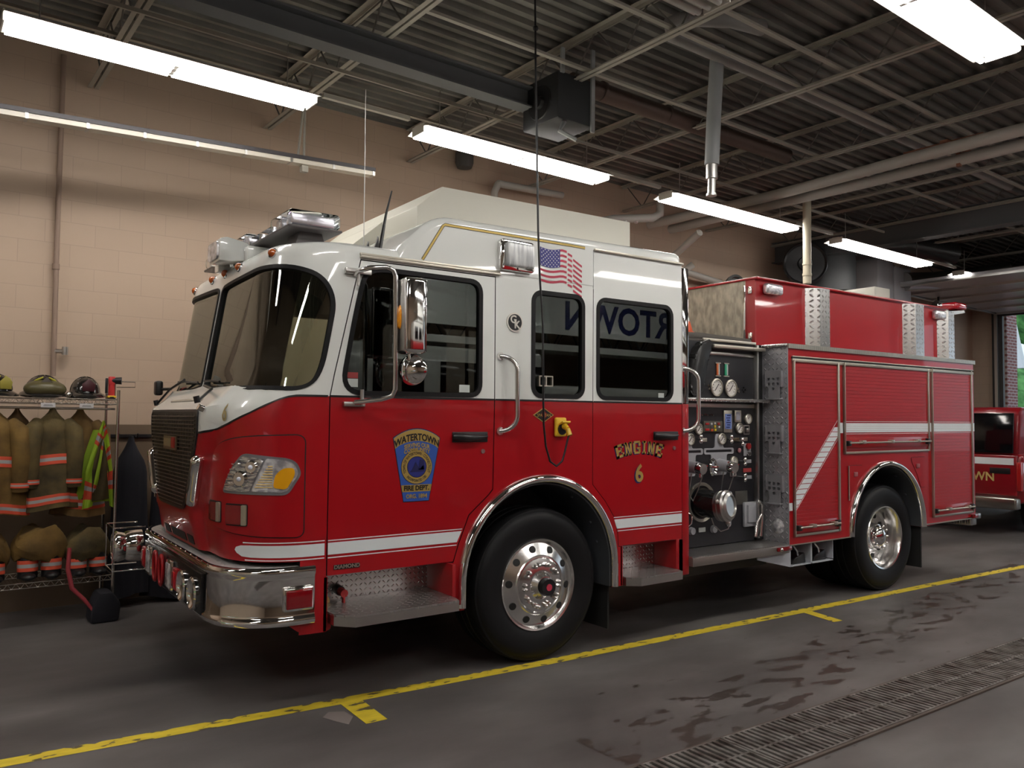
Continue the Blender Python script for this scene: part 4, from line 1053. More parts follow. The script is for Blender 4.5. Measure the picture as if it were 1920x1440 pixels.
# spanner wrenches in their bracket
m = MB(); m.box(2.53,2.70,PY-.03,PY,.75,.975,.01); m.box(2.56,2.66,PY-.05,PY-.02,.79,.95,.006); w_ = m.build('wrench_bracket', GREY, pp)
for dx, x1 in ((.0,.02),(.07,.09)):
    m = MB(); m.tube([(2.70+dx*.3,PY-.06,.975),(2.735,PY-.06,.95),(2.735,PY-.06,.86),(2.66+dx,PY-.06,.79),(2.62+x1,PY-.06,.66)], [.016,.016,.014,.014,.02], 8); m.build('spanner_wrench', POL, w_, 50)
# running board and crosslay cover
m = MB().m(0); m.box(1.53,2.79,-.02,PY,.605,.615); rb = m.build('running_board', [mat('tread_dim',(.45,.44,.43),.3,.9,fn=tread((0,1)))], ENG)
m = MB(); m.box(1.53,2.79,-.025,PY,.535,.604,.003); m.build('board_edge', mat('board_edge',(.30,.27,.25),.4,.7), rb)
m = MB().m(1); m.box(2.60,2.80,-.05,-.024,.560,.600,.012); m.m(0); m.sphere((2.64,-.05,.58),.018,u=12,v=8); m.build('marker_light', [CHROME, REDL], rb)
m = MB()
q = [(1.78,2.00),(1.83,2.28),(1.92,2.40),(2.05,2.44),(2.06,2.36),(2.00,2.22),(1.96,2.02),(1.90,1.93),(1.80,1.93)]
m.prism(rpoly(q,.03,3), 'y', PY-.07, PY+.02, .015); 
for v in m.bm.verts: v.co += Vector((random.uniform(-.006,.006), random.uniform(-.012,.012), random.uniform(-.006,.006)))
m.build('crosslay_cover', mat('vinyl_black',(.02,.02,.02),.35), ENG, 60)
m = MB(); m.box(1.56,2.72,PY+.02,2.1,2.40,2.445,.01)
for k in range(24): m.tube([(1.58,PY+.05+.075*k,2.45),(2.0,PY+.06+.075*k,2.47),(2.7,PY+.05+.075*k,2.452)], .035, 8)
m.build('crosslay_hose', mat('hose_cloth',(.10,.09,.08),.8), ENG, 60)
m = MB(); m.box(1.54,2.78,.22,PY,.40,.60); m.build('pump_skirt', mat('skirt',(.05,.05,.05),.7), ENG)
# ------------------------------------------------------------------ body
BX0, BX1, BZ0, BZ1 = 2.825, 6.285, .595, 2.415
RX, RZ = 4.455, .62
arc = [(RX-.66,BZ0)]+[(RX-.66*math.cos(R(a)), RZ+.66*math.sin(R(a))) for a in range(0,181,6)]+[(RX+.66,BZ0)]
poly = [(BX0,BZ0)]+arc+[(BX1,BZ0+.04),(BX1,BZ1),(BX0,BZ1)]
m = MB(); m.prism(poly, 'y', .0, .62); body = m.build('body_side', RED, ENG)
m = MB(); m.prism(poly, 'y', 1.82, 2.44); m.build('body_side', RED, ENG)
m = MB(); m.box(BX0,BX1,.62,1.82,1.25,BZ1); m.build('body_center', DRED, ENG)
fender(RX, RZ, .705, .645, .60, .60, ENG)
m = MB(); m.box(BX0-.006,BX0,.0,.62,BZ0,BZ1); fp = m.build('body_front_plate', TREADX, ENG)
m = MB().m(0); m.box(BX0-.01,BX1+.02,-.014,.62,BZ1,BZ1+.012); m.box(BX0-.01,BX1+.02,-.016,-.004,BZ1-.03,BZ1+.012); m.build('body_top_cap', mat('tread_top',(.56,.53,.46),.3,.9,fn=tread((0,1))), ENG)
m = MB().m(0); m.box(BX0,BX0+.045,-.003,.0,.905,.975); m.build('side_stripe', SCOTCH, body)
m = MB(); m.box(BX0,3.78,-.008,.0,BZ0-.004,BZ0+.006); m.box(5.13,BX1,-.008,.0,BZ0+.016,BZ0+.028); m.build('lower_trim', SATIN, body)
# folding steps on the diamond plate face
for z in (2.06,1.56,1.10):
    m = MB(); fm = lambda a,b,o: Vector((BX0-.006-o, a, b))
    hs = [rrect(y0-.016,y0+.016,zz-.013,zz+.013,.006,2) for zz in (z+.045,z,-.045+z) for y0 in ((.085,.135,.185) if zz > z-.02 else (.135,))]
    patch(m, rpoly([(.055,z+.12),(.22,z+.12),(.22,z-.02),(.19,z-.03),(.19,z-.13),(.07,z-.13),(.07,z-.03),(.055,z-.02)], .01, 2), fm, .022, .032, .3, holes=hs)
    m.box(BX0-.04,BX0-.006,.045,.058,z-.03,z+.12,.003); m.box(BX0-.04,BX0-.006,.217,.23,z-.03,z+.12,.003); m.box(BX0-.05,BX0-.006,.06,.20,z-.145,z-.13,.003)
    m.build('folding_step', mat('step_cast',(.34,.34,.36),.4,.3), fp)
m = MB(); m.lathe([(0,.028),(.03,.024),(.055,.008),(.07,.0)], (BX0-.006,.12,.755), (-1,0,0), 28); m.build('round_step_light', CLEARL, fp, 50)
m = MB(); m.box(BX0-.03,BX0,.0,.62,BZ1-.02,BZ1+.016,.01); m.build('plate_lip', TREADZ, fp)
# roll-up doors
DOORR = mat('rollup_red', (.38,.005,.010), .42, coat=.25)
def rollup(x0, x1, z0, z1, stripe, bar):
    m = MB(); n = int((z1-z0)/.0335); h = (z1-z0)/n
    for k in range(n): m.box(x0,x1,-.005,.001,z0+h*k+.0006,z0+h*(k+1)-.0006,.0012,1)
    d = m.build('roll_up_door', DOORR, ENG, 20)
    m = MB(); w = .03
    m.box(x0-.026,x0,-.02,.0,z0-.03,z1+.03,.004); m.box(x1,x1+.026,-.02,.0,z0-.03,z1+.03,.004); m.box(x0-.026,x1+.026,-.016,.0,z0-.034,z0-.012,.003)
    m.box(x0-.026,x0-.018,-.03,.0,z0-.03,z1+.03,.002); m.build('door_frame', SATIN, d)
    # lift bar
    zb = z0+bar
    m = MB().m(0); m.tube([(x0+.02,-.045,zb),(x1-.02 if x1-x0<1 else x1-.01,-.045,zb)], .009, 8); m.m(1); m.box(x0+.005,x0+.06,-.04,-.004,zb-.03,zb+.02,.004); m.box(x1-.06,x1-.005,-.04,-.004,zb-.03,zb+.03,.004); m.m(2); m.box(x0,x1,-.010,-.004,zb-.055,zb+.048,.002)
    nb = 2 if x1-x0 < 1 else 3
    m.m(0)
    for k in range(nb):
        xx = x0+(x1-x0)*(k+.5)/nb+(.06 if nb==2 else 0); m.box(xx-.03,xx+.03,-.056,-.01,zb-.012,zb+.022,.004)
    m.m(1); m.box(x0+.01,x1-.01,-.014,-.009,zb-.006,zb+.006)
    m.build('lift_bar', [SATIN, BLACK, DRED], d, 40)
    if stripe:
        m = MB().m(0)
        if stripe == 'flat':
            for k in range(5): m.box(x0,x1,-.0072,-.005,1.610+.0185*k,1.6265+.0185*k)
            m.m(1); m.box(x0,x1,-.0068,-.005,1.594,1.598); m.box(x0,x1,-.0068,-.005,1.714,1.718)
        else:
            n = 16
            for k in range(n):
                za, zb_ = .905+.76*k/n+.003, .905+.76*(k+1)/n-.003
                def xl(z): return 2.905+(z-1.055)*(3.565-2.905)/(1.70-1.055)
                def xr(z): return 2.905+(z-.905)*(3.565-2.905)/(1.56-.905)
                P = [(min(max(xl(za),2.905),3.575),za),(min(max(xr(za),2.905),3.575),za),(min(max(xr(zb_),2.905),3.575),zb_),(min(max(xl(zb_),2.905),3.575),zb_)]
                P2_ = []
                for q in P:
                    if not P2_ or (Vector(q)-Vector(P2_[-1])).length > .002: P2_.append(q)
                if len(P2_) >= 3: m.prism(P2_, 'y', -.0072, -.005)
            m.m(1)
            for off in (.014,-.166):
                m.prism([(2.905,1.055+off),(3.575,1.70+.01+off),(3.575,1.704+.01+off),(2.905,1.060+off)], 'y', -.0068, -.005)
        m.build('side_stripe', [SCOTCH, PINW], d)
    return d
rollup(2.905,3.575,.70,2.25,'diag',.05)
rollup(3.70,5.245,1.435,2.26,'flat',.075)
rollup(5.345,6.20,.715,2.27,'flat',.04)
m = MB().m(0); m.box(3.61,3.672,-.003,.0,1.605,1.705); m.box(5.28,5.32,-.003,.0,1.61,1.705); m.box(6.235,BX1,-.003,.0,1.61,1.705); m.build('side_stripe', SCOTCH, body)
m = MB().m(0); m.box(2.87,6.26,-.018,.0,2.262,2.292,.003); m.m(1); m.box(2.87,6.26,-.012,.0,2.300,2.306); m.box(2.87,6.26,-.013,.0,2.292,2.300); m.m(0); m.box(2.87,6.26,-.018,.0,2.306,2.318,.003); m.build('header_trim', [SATIN, MATTE], body)
# small doors by the wheel arch
def fdoor(pl,x0,z0,z1,lx,lz,hx):
    pl = rpoly(pl, .025, 3); m = MB().m(0); patch(m, offpoly(pl,.004), side, -.001, .001, .3); m.m(1); patch(m, pl, side, 0, .004, .3); fd = m.build('fender_door', [GAP, RED], ENG)
    m = MB(); m.box(lx-.03,lx+.03,-.014,.0,lz-.022,lz+.022,.004); m.build('door_latch', mat('latch_red',(.30,.08,.08),.4), fd)
    if hx: m = MB(); m.cyl((x0,-.008,z0),(x0,-.008,z1),.006); m.build('hinge', SATIN, fd)
fdoor([(3.755,.95),(3.81,.95),(3.88,1.12),(3.98,1.25),(4.0,1.285),(3.755,1.285)],3.755,.95,1.285,3.87,1.20,True); fdoor([(5.19,1.02),(5.19,1.34),(4.90,1.34),(4.92,1.29),(5.02,1.16),(5.09,1.02)],5.19,1.02,1.34,5.03,1.25,False)
# ---- hose bed
HY, HX0, HX1, HZ0, HZ1 = .33, 2.80, 6.35, 2.42, 3.06
m = MB(); m.box(HX0,HX1,HY,HY+.05,HZ0,HZ1); m.box(HX0,HX1,2.06,2.11,HZ0,HZ1); m.box(HX0+.05,HX1,HY+.05,2.06,2.42,2.50); hb = m.build('hose_bed', RED, ENG)
m = MB(); m.box(HX0+.06,HX1-.02,HY+.06,2.05,2.90,3.0,.02); m.build('bed_cover', mat('bed_cover_vinyl',(.02,.02,.022),.6), hb)  # unseen dark cover put in to cut red bounce onto the ceiling
m = MB(); m.prism([(HX0-.03,HY-.035),(HX0-.03,2.15),(HX0+.05,2.15),(HX0+.05,HY+.06),(HX1,HY+.06),(HX1,HY-.035)], 'z', HZ1, HZ1+.022, .006); m.build('bed_top_rail', RED, hb)
m = MB(); m.box(HX0-.012,HX0,HY+.11,2.0,HZ0+.02,HZ1); m.build('bed_front_plate', mat('swirl_steel',(.36,.32,.26),.35,.7,fn=noise_mix((.30,.27,.22),(.50,.45,.37),9,2,.35,.65,bump=.15,bscale=18,stretch=(1,2,1))), hb)
m = MB(); m.box(HX0-.018,HX0,HY,HY+.11,HZ0,HZ1); m.build('corner_panel', DRED, hb)
m = MB(); m.box(HX0-.035,HX0-.012,HY+.10,HY+.125,HZ0+.06,HZ1-.05,.003); m.build('corner_rail', CHROME, hb)
m = MB(); 
for z in (2.52,2.96): m.box(HX0-.03,HX0-.016,HY+.03,HY+.075,z-.035,z+.035,.006); m.box(HX0-.036,HX0-.028,HY+.045,HY+.06,z-.02,z+.02)
m.build('latch', CHROME, hb)
for x0, x1 in ((3.56,3.84),(5.37,5.66)):
    m = MB().m(0); m.prism([(x0,HY),(x0+.10,HY-.10),(x1-.01,HY-.10),(x1-.01,HY)], 'z', HZ0+.01, HZ1-.01); m.build('tread_post', TREADP, hb)
m = MB(); m.prism([(6.13,HY),(6.22,HY-.09),(6.36,HY-.09),(6.40,HY)], 'z', HZ0+.01, HZ1-.03); m.build('tread_post', TREADP, hb)
m = MB(); m.box(6.385,6.40,HY-.03,HY+.02,HZ0+.02,3.0,.003); m.build('end_rail', CHROME, hb)
for x in (3.0,6.12):
    m = MB(); m.box(x-.12,x+.13,HY-.075,HY,2.925,3.03,.03,4); m.build('warning_light', CLEARL, hb, 50)
# rear step lights and rails
m = MB(); m.box(6.29,6.42,-.0,.3,.60,.66,.01); m.build('tail_step', STEEL, ENG)
m = MB(); m.box(6.17,6.30,-.03,-.002,.615,.665,.012); m.build('marker_light', REDL, ENG)
m = MB(); m.cyl((6.32,.05,.9),(6.32,.05,1.6),.018); m.build('tail_rail', STEEL, ENG)
m = MB(); m.box(6.27,6.42,.05,2.39,.52,.64,.01); m.build('rear_board', TREADZ, ENG)
m = MB(); m.box(5.62,5.95,.80,1.25,3.0,3.335,.006); m.build('bed_equipment_box', CREAM, hb)
# beacon arm on the rear corner
m = MB(); m.prism([(6.30,2.98),(6.30,3.04),(6.85,3.10),(6.88,3.07)], 'y', .36, .52); ba = m.build('beacon_bracket', STEEL, ENG)
m = MB(); m.box(6.62,6.90,.34,.54,3.10,3.19,.03,4); m.build('beacon', mat('beacon_red',(.45,.01,.02),.12,coat=1), ba, 50)
m = MB(); m.cyl((6.42,.44,3.04),(6.42,.44,3.12),.025); m.sphere((6.42,.44,3.13),.03,u=12,v=8); m.build('bracket_knob', CHROME, ba, 50)
# wheel chock holders under the body
CHK = mat('holder_grey', (.42,.45,.50), .5)
m = MB(); m.prism([(2.40,.50),(2.86,.395),(2.86,.60),(2.40,.60)], 'y', .02, .03); m.box(2.86,3.52,.02,.40,.395,.403); m.box(2.86,2.868,.02,.40,.395,.60); m.box(3.17,3.19,.02,.40,.395,.60); m.box(3.515,3.523,.02,.40,.41,.60); m.box(2.86,3.52,.39,.40,.395,.60)
m.prism([(2.40,.50),(2.86,.395),(2.86,.60),(2.40,.60)], 'y', .38, .39); ch = m.build('chock_holder', CHK, ENG)
for x in (2.92,3.24):
    m = MB(); m.prism([(x,.404),(x+.22,.404),(x+.20,.50),(x+.06,.46)], 'y', .05, .30, .01); m.build('wheel_chock', BLACK, ch)
m = MB()
for x in (2.88,3.20): m.tube([(x,.0,.585),(x+.03,-.02,.54),(x+.04,-.02,.50)], .008, 6)
m.build('chock_handle', CHROME, ch)
# undercarriage
m = MB(); m.box(-1.4,6.2,.75,.9,.62,.85); m.box(-1.4,6.2,1.54,1.69,.62,.85); m.cyl((.0,.3,.54),(.0,2.1,.54),.07); m.cyl((4.46,.5,.54),(4.46,1.9,.54),.09); m.sphere((4.46,1.22,.54),.22); m.box(1.7,3.7,.6,1.9,.45,.85,.05); m.cyl((3.0,.45,.62),(3.6,.45,.62),.12); m.build('chassis', mat('chassis',(.02,.02,.022),.7), ENG)
# ================================================================== BUILDING
XW0, XW1, YW0, YW1, ZD = -8.5, 16.0, -10.5, 3.80, 5.12
def bobj(mb, name, mats, kind='structure', label=None, cat=None, group=None, ang=32, loc=None):
    o = mb.build(name, mats, None, ang); o.rotation_euler = (0,0,BETA)
    if loc is not None:                        # mesh was built about the origin
        o.location = B(*loc)
    tag(o, label, cat, group, kind)
    return o
def rebase(o, p):
    # move an object's origin to building point p, keeping the mesh where it is
    for v in o.data.vertices: v.co -= Vector(p)
    o.location = B(*p); return o
def floor_fn(nt, b):
    tc = N(nt, 'ShaderNodeTexCoord')
    def ns(scale, detail=6, st=(1,1,1), off=(0,0,0)):
        mp = N(nt, 'ShaderNodeMapping'); mp.inputs['Scale'].default_value = st; mp.inputs['Location'].default_value = off
        nt.links.new(tc.outputs['Object'], mp.inputs[0]); n = N(nt, 'ShaderNodeTexNoise'); n.inputs['Scale'].default_value = scale; n.inputs['Detail'].default_value = detail
        nt.links.new(mp.outputs[0], n.inputs['Vector']); return n.outputs[0]
    def ramp(v, els):
        r = N(nt, 'ShaderNodeValToRGB'); e = r.color_ramp.elements
        e[0].position, e[0].color = els[0][0], (*els[0][1],1); e[1].position, e[1].color = els[-1][0], (*els[-1][1],1)
        for p, c in els[1:-1]: q = e.new(p); q.color = (*c,1)
        nt.links.new(v, r.inputs[0]); return r.outputs[0]
    base = ramp(ns(1.3, 9, (.6,1.3,1)), [(.28,(.078,.070,.068)),(.5,(.128,.117,.114)),(.72,(.195,.182,.180))])
    sp = N(nt, 'ShaderNodeSeparateXYZ'); nt.links.new(tc.outputs['Object'], sp.inputs[0]); X_, Y_ = sp.outputs[0], sp.outputs[1]
    def mix(a, c, f):
        m = N(nt, 'ShaderNodeMix', data_type='RGBA'); nt.links.new(f, m.inputs[0]) if not isinstance(f, float) else None
        nt.links.new(a, m.inputs[6]); m.inputs[7].default_value = (*c,1); return m.outputs[2]
    # oily grime along the bay where vehicles stand
    gr = ramp(ns(.9, 7, (.5,1.2,1), (5,2,0)), [(.40,(0,0,0)),(.62,(1,1,1))])
    by = mth(nt, 'SUBTRACT', 1.0, mth(nt, 'MINIMUM', mth(nt, 'MULTIPLY', mth(nt, 'ABSOLUTE', mth(nt, 'SUBTRACT', Y_, 1.2)), .75), 1.0))
    base = mix(base, (.035,.033,.034), mth(nt, 'MULTIPLY', mth(nt, 'MULTIPLY', gr, by), .75))
    # splashed wet spots near the drain
    sp1 = ramp(ns(6.5, 9, (.6,1.4,1), (3.1,0,0)), [(.545,(0,0,0)),(.56,(1,1,1))])
    dy = mth(nt, 'SUBTRACT', Y_, mth(nt, 'ADD', -1.33, mth(nt, 'MULTIPLY', X_, .13)))
    wy = mth(nt, 'LESS_THAN', mth(nt, 'ADD', mth(nt, 'ABSOLUTE', dy), mth(nt, 'MULTIPLY', ns(3, 3), .3)), .42)
    wx = mth(nt, 'GREATER_THAN', X_, -.7)
    wet = mth(nt, 'MULTIPLY', mth(nt, 'MULTIPLY', sp1, wy), wx)
    sp2 = ramp(ns(9, 4, (.8,1.5,1), (1,7,0)), [(.66,(0,0,0)),(.67,(1,1,1))])
    wet = mth(nt, 'MAXIMUM', wet, mth(nt, 'MULTIPLY', mth(nt, 'MULTIPLY', sp2, wx), mth(nt, 'LESS_THAN', mth(nt, 'ABSOLUTE', dy), .8)))
    base = mix(base, (.045,.034,.027), mth(nt, 'MULTIPLY', wet, .85))
    nt.links.new(base, b.inputs['Base Color'])
    rg = mth(nt, 'SUBTRACT', .52, mth(nt, 'MULTIPLY', wet, .15)); nt.links.new(rg, b.inputs['Roughness'])
    bp = N(nt, 'ShaderNodeBump'); bp.inputs['Strength'].default_value = .12; bp.inputs['Distance'].default_value = .004
    nt.links.new(ns(45, 5), bp.inputs['Height']); nt.links.new(bp.outputs[0], b.inputs['Normal'])
CONC = mat('concrete_floor', (.2,.19,.18), .5, fn=floor_fn)
m = MB(); m.box(XW0,XW1,YW0,YW1+.1,-.15,0); bobj(m, 'floor', CONC)
def block_fn(axis, c_hi, c_lo, zsplit=None):
    def fn(nt, b):
        tc = N(nt, 'ShaderNodeTexCoord'); sp = N(nt, 'ShaderNodeSeparateXYZ'); nt.links.new(tc.outputs['Object'], sp.inputs[0])
        cm = N(nt, 'ShaderNodeCombineXYZ'); nt.links.new(sp.outputs[axis], cm.inputs[0]); nt.links.new(sp.outputs[2], cm.inputs[1])
        br = N(nt, 'ShaderNodeTexBrick'); nt.links.new(cm.outputs[0], br.inputs['Vector'])
        br.inputs['Scale'].default_value = 1.0; br.inputs['Brick Width'].default_value = .406; br.inputs['Row Height'].default_value = .203
        br.inputs['Mortar Size'].default_value = .004; br.inputs['Mortar Smooth'].default_value = .4
        br.inputs['Color1'].default_value = (*c_hi,1); br.inputs['Color2'].default_value = (*[x*.96 for x in c_hi],1); br.inputs['Mortar'].default_value = (*[x*.86 for x in c_hi],1)
        col = br.outputs[0]
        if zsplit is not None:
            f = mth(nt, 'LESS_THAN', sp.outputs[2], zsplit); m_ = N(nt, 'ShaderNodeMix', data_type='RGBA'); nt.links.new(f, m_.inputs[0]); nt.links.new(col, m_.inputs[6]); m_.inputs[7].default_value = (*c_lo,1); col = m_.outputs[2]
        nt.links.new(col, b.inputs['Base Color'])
        n2 = N(nt, 'ShaderNodeTexNoise'); n2.inputs['Scale'].default_value = 40; nt.links.new(tc.outputs['Object'], n2.inputs['Vector'])
        h = mth(nt, 'SUBTRACT', mth(nt, 'MULTIPLY', n2.outputs[0], .25), br.outputs['Fac'])
        bp = N(nt, 'ShaderNodeBump'); bp.inputs['Strength'].default_value = .18; bp.inputs['Distance'].default_value = .004
        nt.links.new(h, bp.inputs['Height']); nt.links.new(bp.outputs[0], b.inputs['Normal'])
    return fn
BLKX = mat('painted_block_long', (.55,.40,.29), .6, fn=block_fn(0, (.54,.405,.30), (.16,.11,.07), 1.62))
BLKY = mat('painted_block_end', (.50,.40,.30), .6, fn=block_fn(1, (.52,.42,.32), (.45,.36,.27), 0.0))
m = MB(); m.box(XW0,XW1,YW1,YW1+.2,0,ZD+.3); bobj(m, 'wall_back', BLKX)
m = MB(); m.box(XW0,XW1,YW0-.2,YW0,0,ZD+.3); bobj(m, 'wall_front', BLKX)
def wall_x(name, x0, x1, holes, mt):
    m = MB(); ys = sorted({YW0, YW1} | {h[0] for h in holes} | {h[1] for h in holes})
    for a, b_ in zip(ys, ys[1:]):
        hs = [h for h in holes if h[0] <= a and b_ <= h[1]]
        z = 0
        for h in sorted(hs, key=lambda h: h[2]):
            if h[2] > z: m.box(x0,x1,a,b_,z,h[2])
            z = h[3]
        m.box(x0,x1,a,b_,z,ZD+.3)
    return bobj(m, name, mt)
wall_x('wall_right', XW1, XW1+.2, [(-.8,3.2,0,4.2),(-6.6,-2.6,0,4.2)], BLKY)
wall_x('wall_left', XW0-.2, XW0, [(-1.0,3.0,1.30,1.75),(-7.0,-3.0,1.30,1.75)], BLKY)
BRICK = mat('outside_brick', (.35,.16,.14), .8, fn=lambda nt, b: (lambda tc, sp, cm, br: (nt.links.new(tc.outputs['Object'], sp.inputs[0]), nt.links.new(sp.outputs[0], cm.inputs[0]), nt.links.new(sp.outputs[2], cm.inputs[1]), nt.links.new(cm.outputs[0], br.inputs['Vector']), nt.links.new(br.outputs[0], b.inputs['Base Color'])))(N(nt,'ShaderNodeTexCoord'), N(nt,'ShaderNodeSeparateXYZ'), N(nt,'ShaderNodeCombineXYZ'), (lambda n: (setattr(n.inputs['Scale'],'default_value',1.0), setattr(n.inputs['Brick Width'],'default_value',.2), setattr(n.inputs['Row Height'],'default_value',.068), setattr(n.inputs['Mortar Size'],'default_value',.008), setattr(n.inputs['Color1'],'default_value',(.32,.13,.12,1)), setattr(n.inputs['Color2'],'default_value',(.27,.11,.11,1)), setattr(n.inputs['Mortar'],'default_value',(.6,.55,.55,1)), n)[-1])(N(nt,'ShaderNodeTexBrick'))))
m = MB(); m.box(XW1+.2,XW1+.75,3.15,3.9,0,4.4); bobj(m, 'trim_1', BRICK)
FRAMEM = mat('door_frame_dark', (.05,.05,.05), .5)
for i, (a, b_) in enumerate(((-.8,3.2),(-6.6,-2.6))):
    m = MB(); m.box(XW1-.06,XW1+.02,b_-.06,b_+.16,0,4.3); m.box(XW1-.06,XW1+.02,a-.16,a+.06,0,4.3); m.box(XW1-.06,XW1+.02,a,b_,4.16,4.36); bobj(m, 'trim_%d' % (i+2), FRAMEM)
    # raised overhead door lying under the ceiling
    m = MB().m(0); m.box(10.7,15.9,a,b_,4.23,4.28); m.m(1)
    for k in range(6): m.box(10.7+k*1.02,10.78+k*1.02,a,b_,4.19,4.232)
    d = bobj(m, 'door_%d' % (i+1), [mat('door_white',(.42,.42,.44),.35,.2), STEEL])
    m = MB()
    for yy in (a-.05,b_+.05): m.box(10.2,15.95,yy-.03,yy+.03,4.20,4.30); m.box(15.85,15.95,yy-.03,yy+.03,.2,4.2)
    m.build('door_track', STEEL, d)
for i,(a,b_) in enumerate(((-1.0,3.0),(-7.0,-3.0))):
    m = MB(); m.box(XW0-.15,XW0-.05,a,b_,1.29,1.31)
    for k in range(5): m.box(XW0-.13,XW0-.09,a+k*1.0-.02,a+k*1.0+.02,1.3,1.75)
    bobj(m, 'window_%d' % (i+1), FRAMEM)
# corrugated steel deck
DECK = mat('deck_steel', (.2,.2,.19), .6, .1, fn=noise_mix((.14,.137,.125),(.24,.232,.21), 1.5, 6))
m = MB(); y = YW0-.1; prof = []
while y < YW1+.1: prof += [(y,ZD),(y+.045,ZD),(y+.060,ZD+.045),(y+.135,ZD+.045),(y+.150,ZD)]; y += .15
A=[m.bm.verts.new((XW0-.1,a,b_)) for a,b_ in prof]; Bq=[m.bm.verts.new((XW1+.1,a,b_)) for a,b_ in prof]
for k in range(len(A)-1):
    if (Vector(prof[k])-Vector(prof[k+1])).length > 1e-5: m.bm.faces.new((A[k],A[k+1],Bq[k+1],Bq[k]))
m.box(XW0-.1,XW1+.1,YW0-.1,YW1+.1,ZD+.08,ZD+.2)
bobj(m, 'ceiling', DECK)
# bar joists
JST = mat('joist_paint', (.36,.34,.29), .55)
WEB = mat('web_rod_paint', (.13,.12,.105), .6)
ZB, ZT = 4.72, 5.09
def joist(x, label):
    t = empty('bar_joist', B(x, 0, 0), BETA); tag(t, label, 'roof joist', 'bar joists under the steel deck')
    for nm, z, w in (('bottom_chord', ZB, .035), ('top_chord', ZT, .05)):
        m = MB()
        for s in (-1, 1): m.box(s*.012, s*(.012+w), YW0+.03, YW1-.03, z, z+.005) if s > 0 else m.box(-(.012+w), -.012, YW0+.03, YW1-.03, z, z+.005); m.box(s*.012-.0025, s*.012+.0025, YW0+.03, YW1-.03, z-(0 if z < 4.9 else .03), z+(.035 if z < 4.9 else 0))
        m.build(nm, JST, t)
    m = MB(); y = YW1-.10; k = 0; pts = []
    while y > YW0: pts.append((0, y, ZT if k % 2 == 0 else ZB+.005)); y -= .31; k += 1
    for p, q in zip(pts, pts[1:]): m.tube([p, q], .008, 6)
    m.build('web_rod', WEB, t)
for x, lb_ in ((-5.9,'joist far left, out over the coat rack end'),(-4.1,'joist above the left end of the room'),(-2.3,'open web joist crossing above the first long tube lamp at upper left'),(-.66,'open web joist crossing behind the gap after the first tube lamp'),(1.06,'open web joist passing just left of the cord drop and hanging heater'),(2.79,'open web joist crossing behind the grey exhaust drop pipe'),(4.6,'open web joist just right of the exhaust drop pipe'),(6.45,'open web joist below the pair of white pipes at right'),(8.2,'open web joist beside the deep steel beam'),(10.0,'open web joist past the deep beam'),(11.8,'open web joist above the raised overhead door'),(13.6,'open web joist near the far door wall'),(15.2,'open web joist nearest the far door wall')): joist(x, lb_)
m = MB()
for y in (-3.2,-.70,-.27,.70,2.6): m.box(XW0+.02,XW1-.02,y-.02,y+.02,ZB+.035,ZB+.04); m.box(XW0+.02,XW1-.02,y-.002,y+.002,ZB+.035,ZB+.07)
bobj(m, 'trim_4', JST)
BEAM = mat('beam_grey', (.10,.105,.11), .55)
def ibeam(along, c, a0, a1, z0, z1, w, label):
    m = MB()
    f = (lambda p0,p1,q0,q1,za,zb: m.box(p0,p1,q0,q1,za,zb)) if along == 'x' else (lambda p0,p1,q0,q1,za,zb: m.box(q0,q1,p0,p1,za,zb))
    f(a0,a1,c-w/2,c+w/2,z0,z0+.015); f(a0,a1,c-w/2,c+w/2,z1-.015,z1); f(a0,a1,c-.006,c+.006,z0,z1)
    o = bobj(m, 'steel_beam', BEAM, None, label, 'beam'); return o
ibeam('x', 1.26, XW0, .86, 4.53, 4.72, .16, 'dark grey steel beam slung under the joists at upper left')
ibeam('y', 8.35, YW0, YW1, 4.45, 4.80, .22, 'deep steel beam crossing above the rear of the fire engine')
# ------------------------------------------------------------------ tube lamps
HOUSE = mat('lamp_housing_white', (.62,.60,.55), .45)
TUBE = mat('lit_tube', (1,1,1), .4, emit=TUBE_COLOR, es=TUBE_STRENGTH)
DEAD = mat('unlit_tube', (.62,.62,.58), .3)
def fixture(x0, x1, y, z, label, lit=True, group='fluorescent tube fixtures'):
    xc = (x0+x1)/2; h = (x1-x0)/2
    t = empty('tube_light', B(xc, y, z), BETA); tag(t, label, 'tube light', group if lit else None)
    m = MB(); m.prism([(-.175,.035),(-.05,.085),(.05,.085),(.175,.035),(.18,.03),(.05,.065),(-.05,.065),(-.18,.03)], 'x', -h, h); m.box(-h,-h+.01,-.10,.10,.0,.08); m.box(h-.01,h,-.10,.10,.0,.08); m.build('reflector', HOUSE, t)
    for a, b_ in ((-h+.03,-.015),(.015,h-.03)):
        for yy in (-.115,-.04,.04,.115):  # tubes spread wide and thickened to imitate the lamps' bloom
            m = MB(); m.cyl((a,yy,.015),(b_,yy,.015),.021,seg=12); m.build('fluorescent_tube', TUBE if lit else DEAD, t)
    m = MB(); m.box(-.015,.015,-.09,.09,.0,.05); m.build('lamp_holder', HOUSE, t)
    for s in (-.8,.8): m = MB(); m.cyl((s*h,0,.085),(s*h,0,ZB-z),.005,seg=6); m.build('hanger_rod', STEEL, t)
    return t
ZL = 4.25; YL = 1.76
fixture(-3.18,-1.02,YL,ZL,'lit twin tube fixture at upper left, longest in the picture')
fixture(-.02,2.26,YL,ZL,'lit tube fixture hanging above the engine cab roof')
fixture(3.25,5.72,YL,ZL,'lit tube fixture above the front of the hose bed')
fixture(6.80,9.42,YL,ZL,'lit tube fixture above the rear of the hose bed')
fixture(10.6,13.0,YL,ZL,'small lit tube fixture end seen far off at right')
fixture(-.10,2.36,-2.10,ZL,'lit tube fixture cut by the top right edge of the picture')
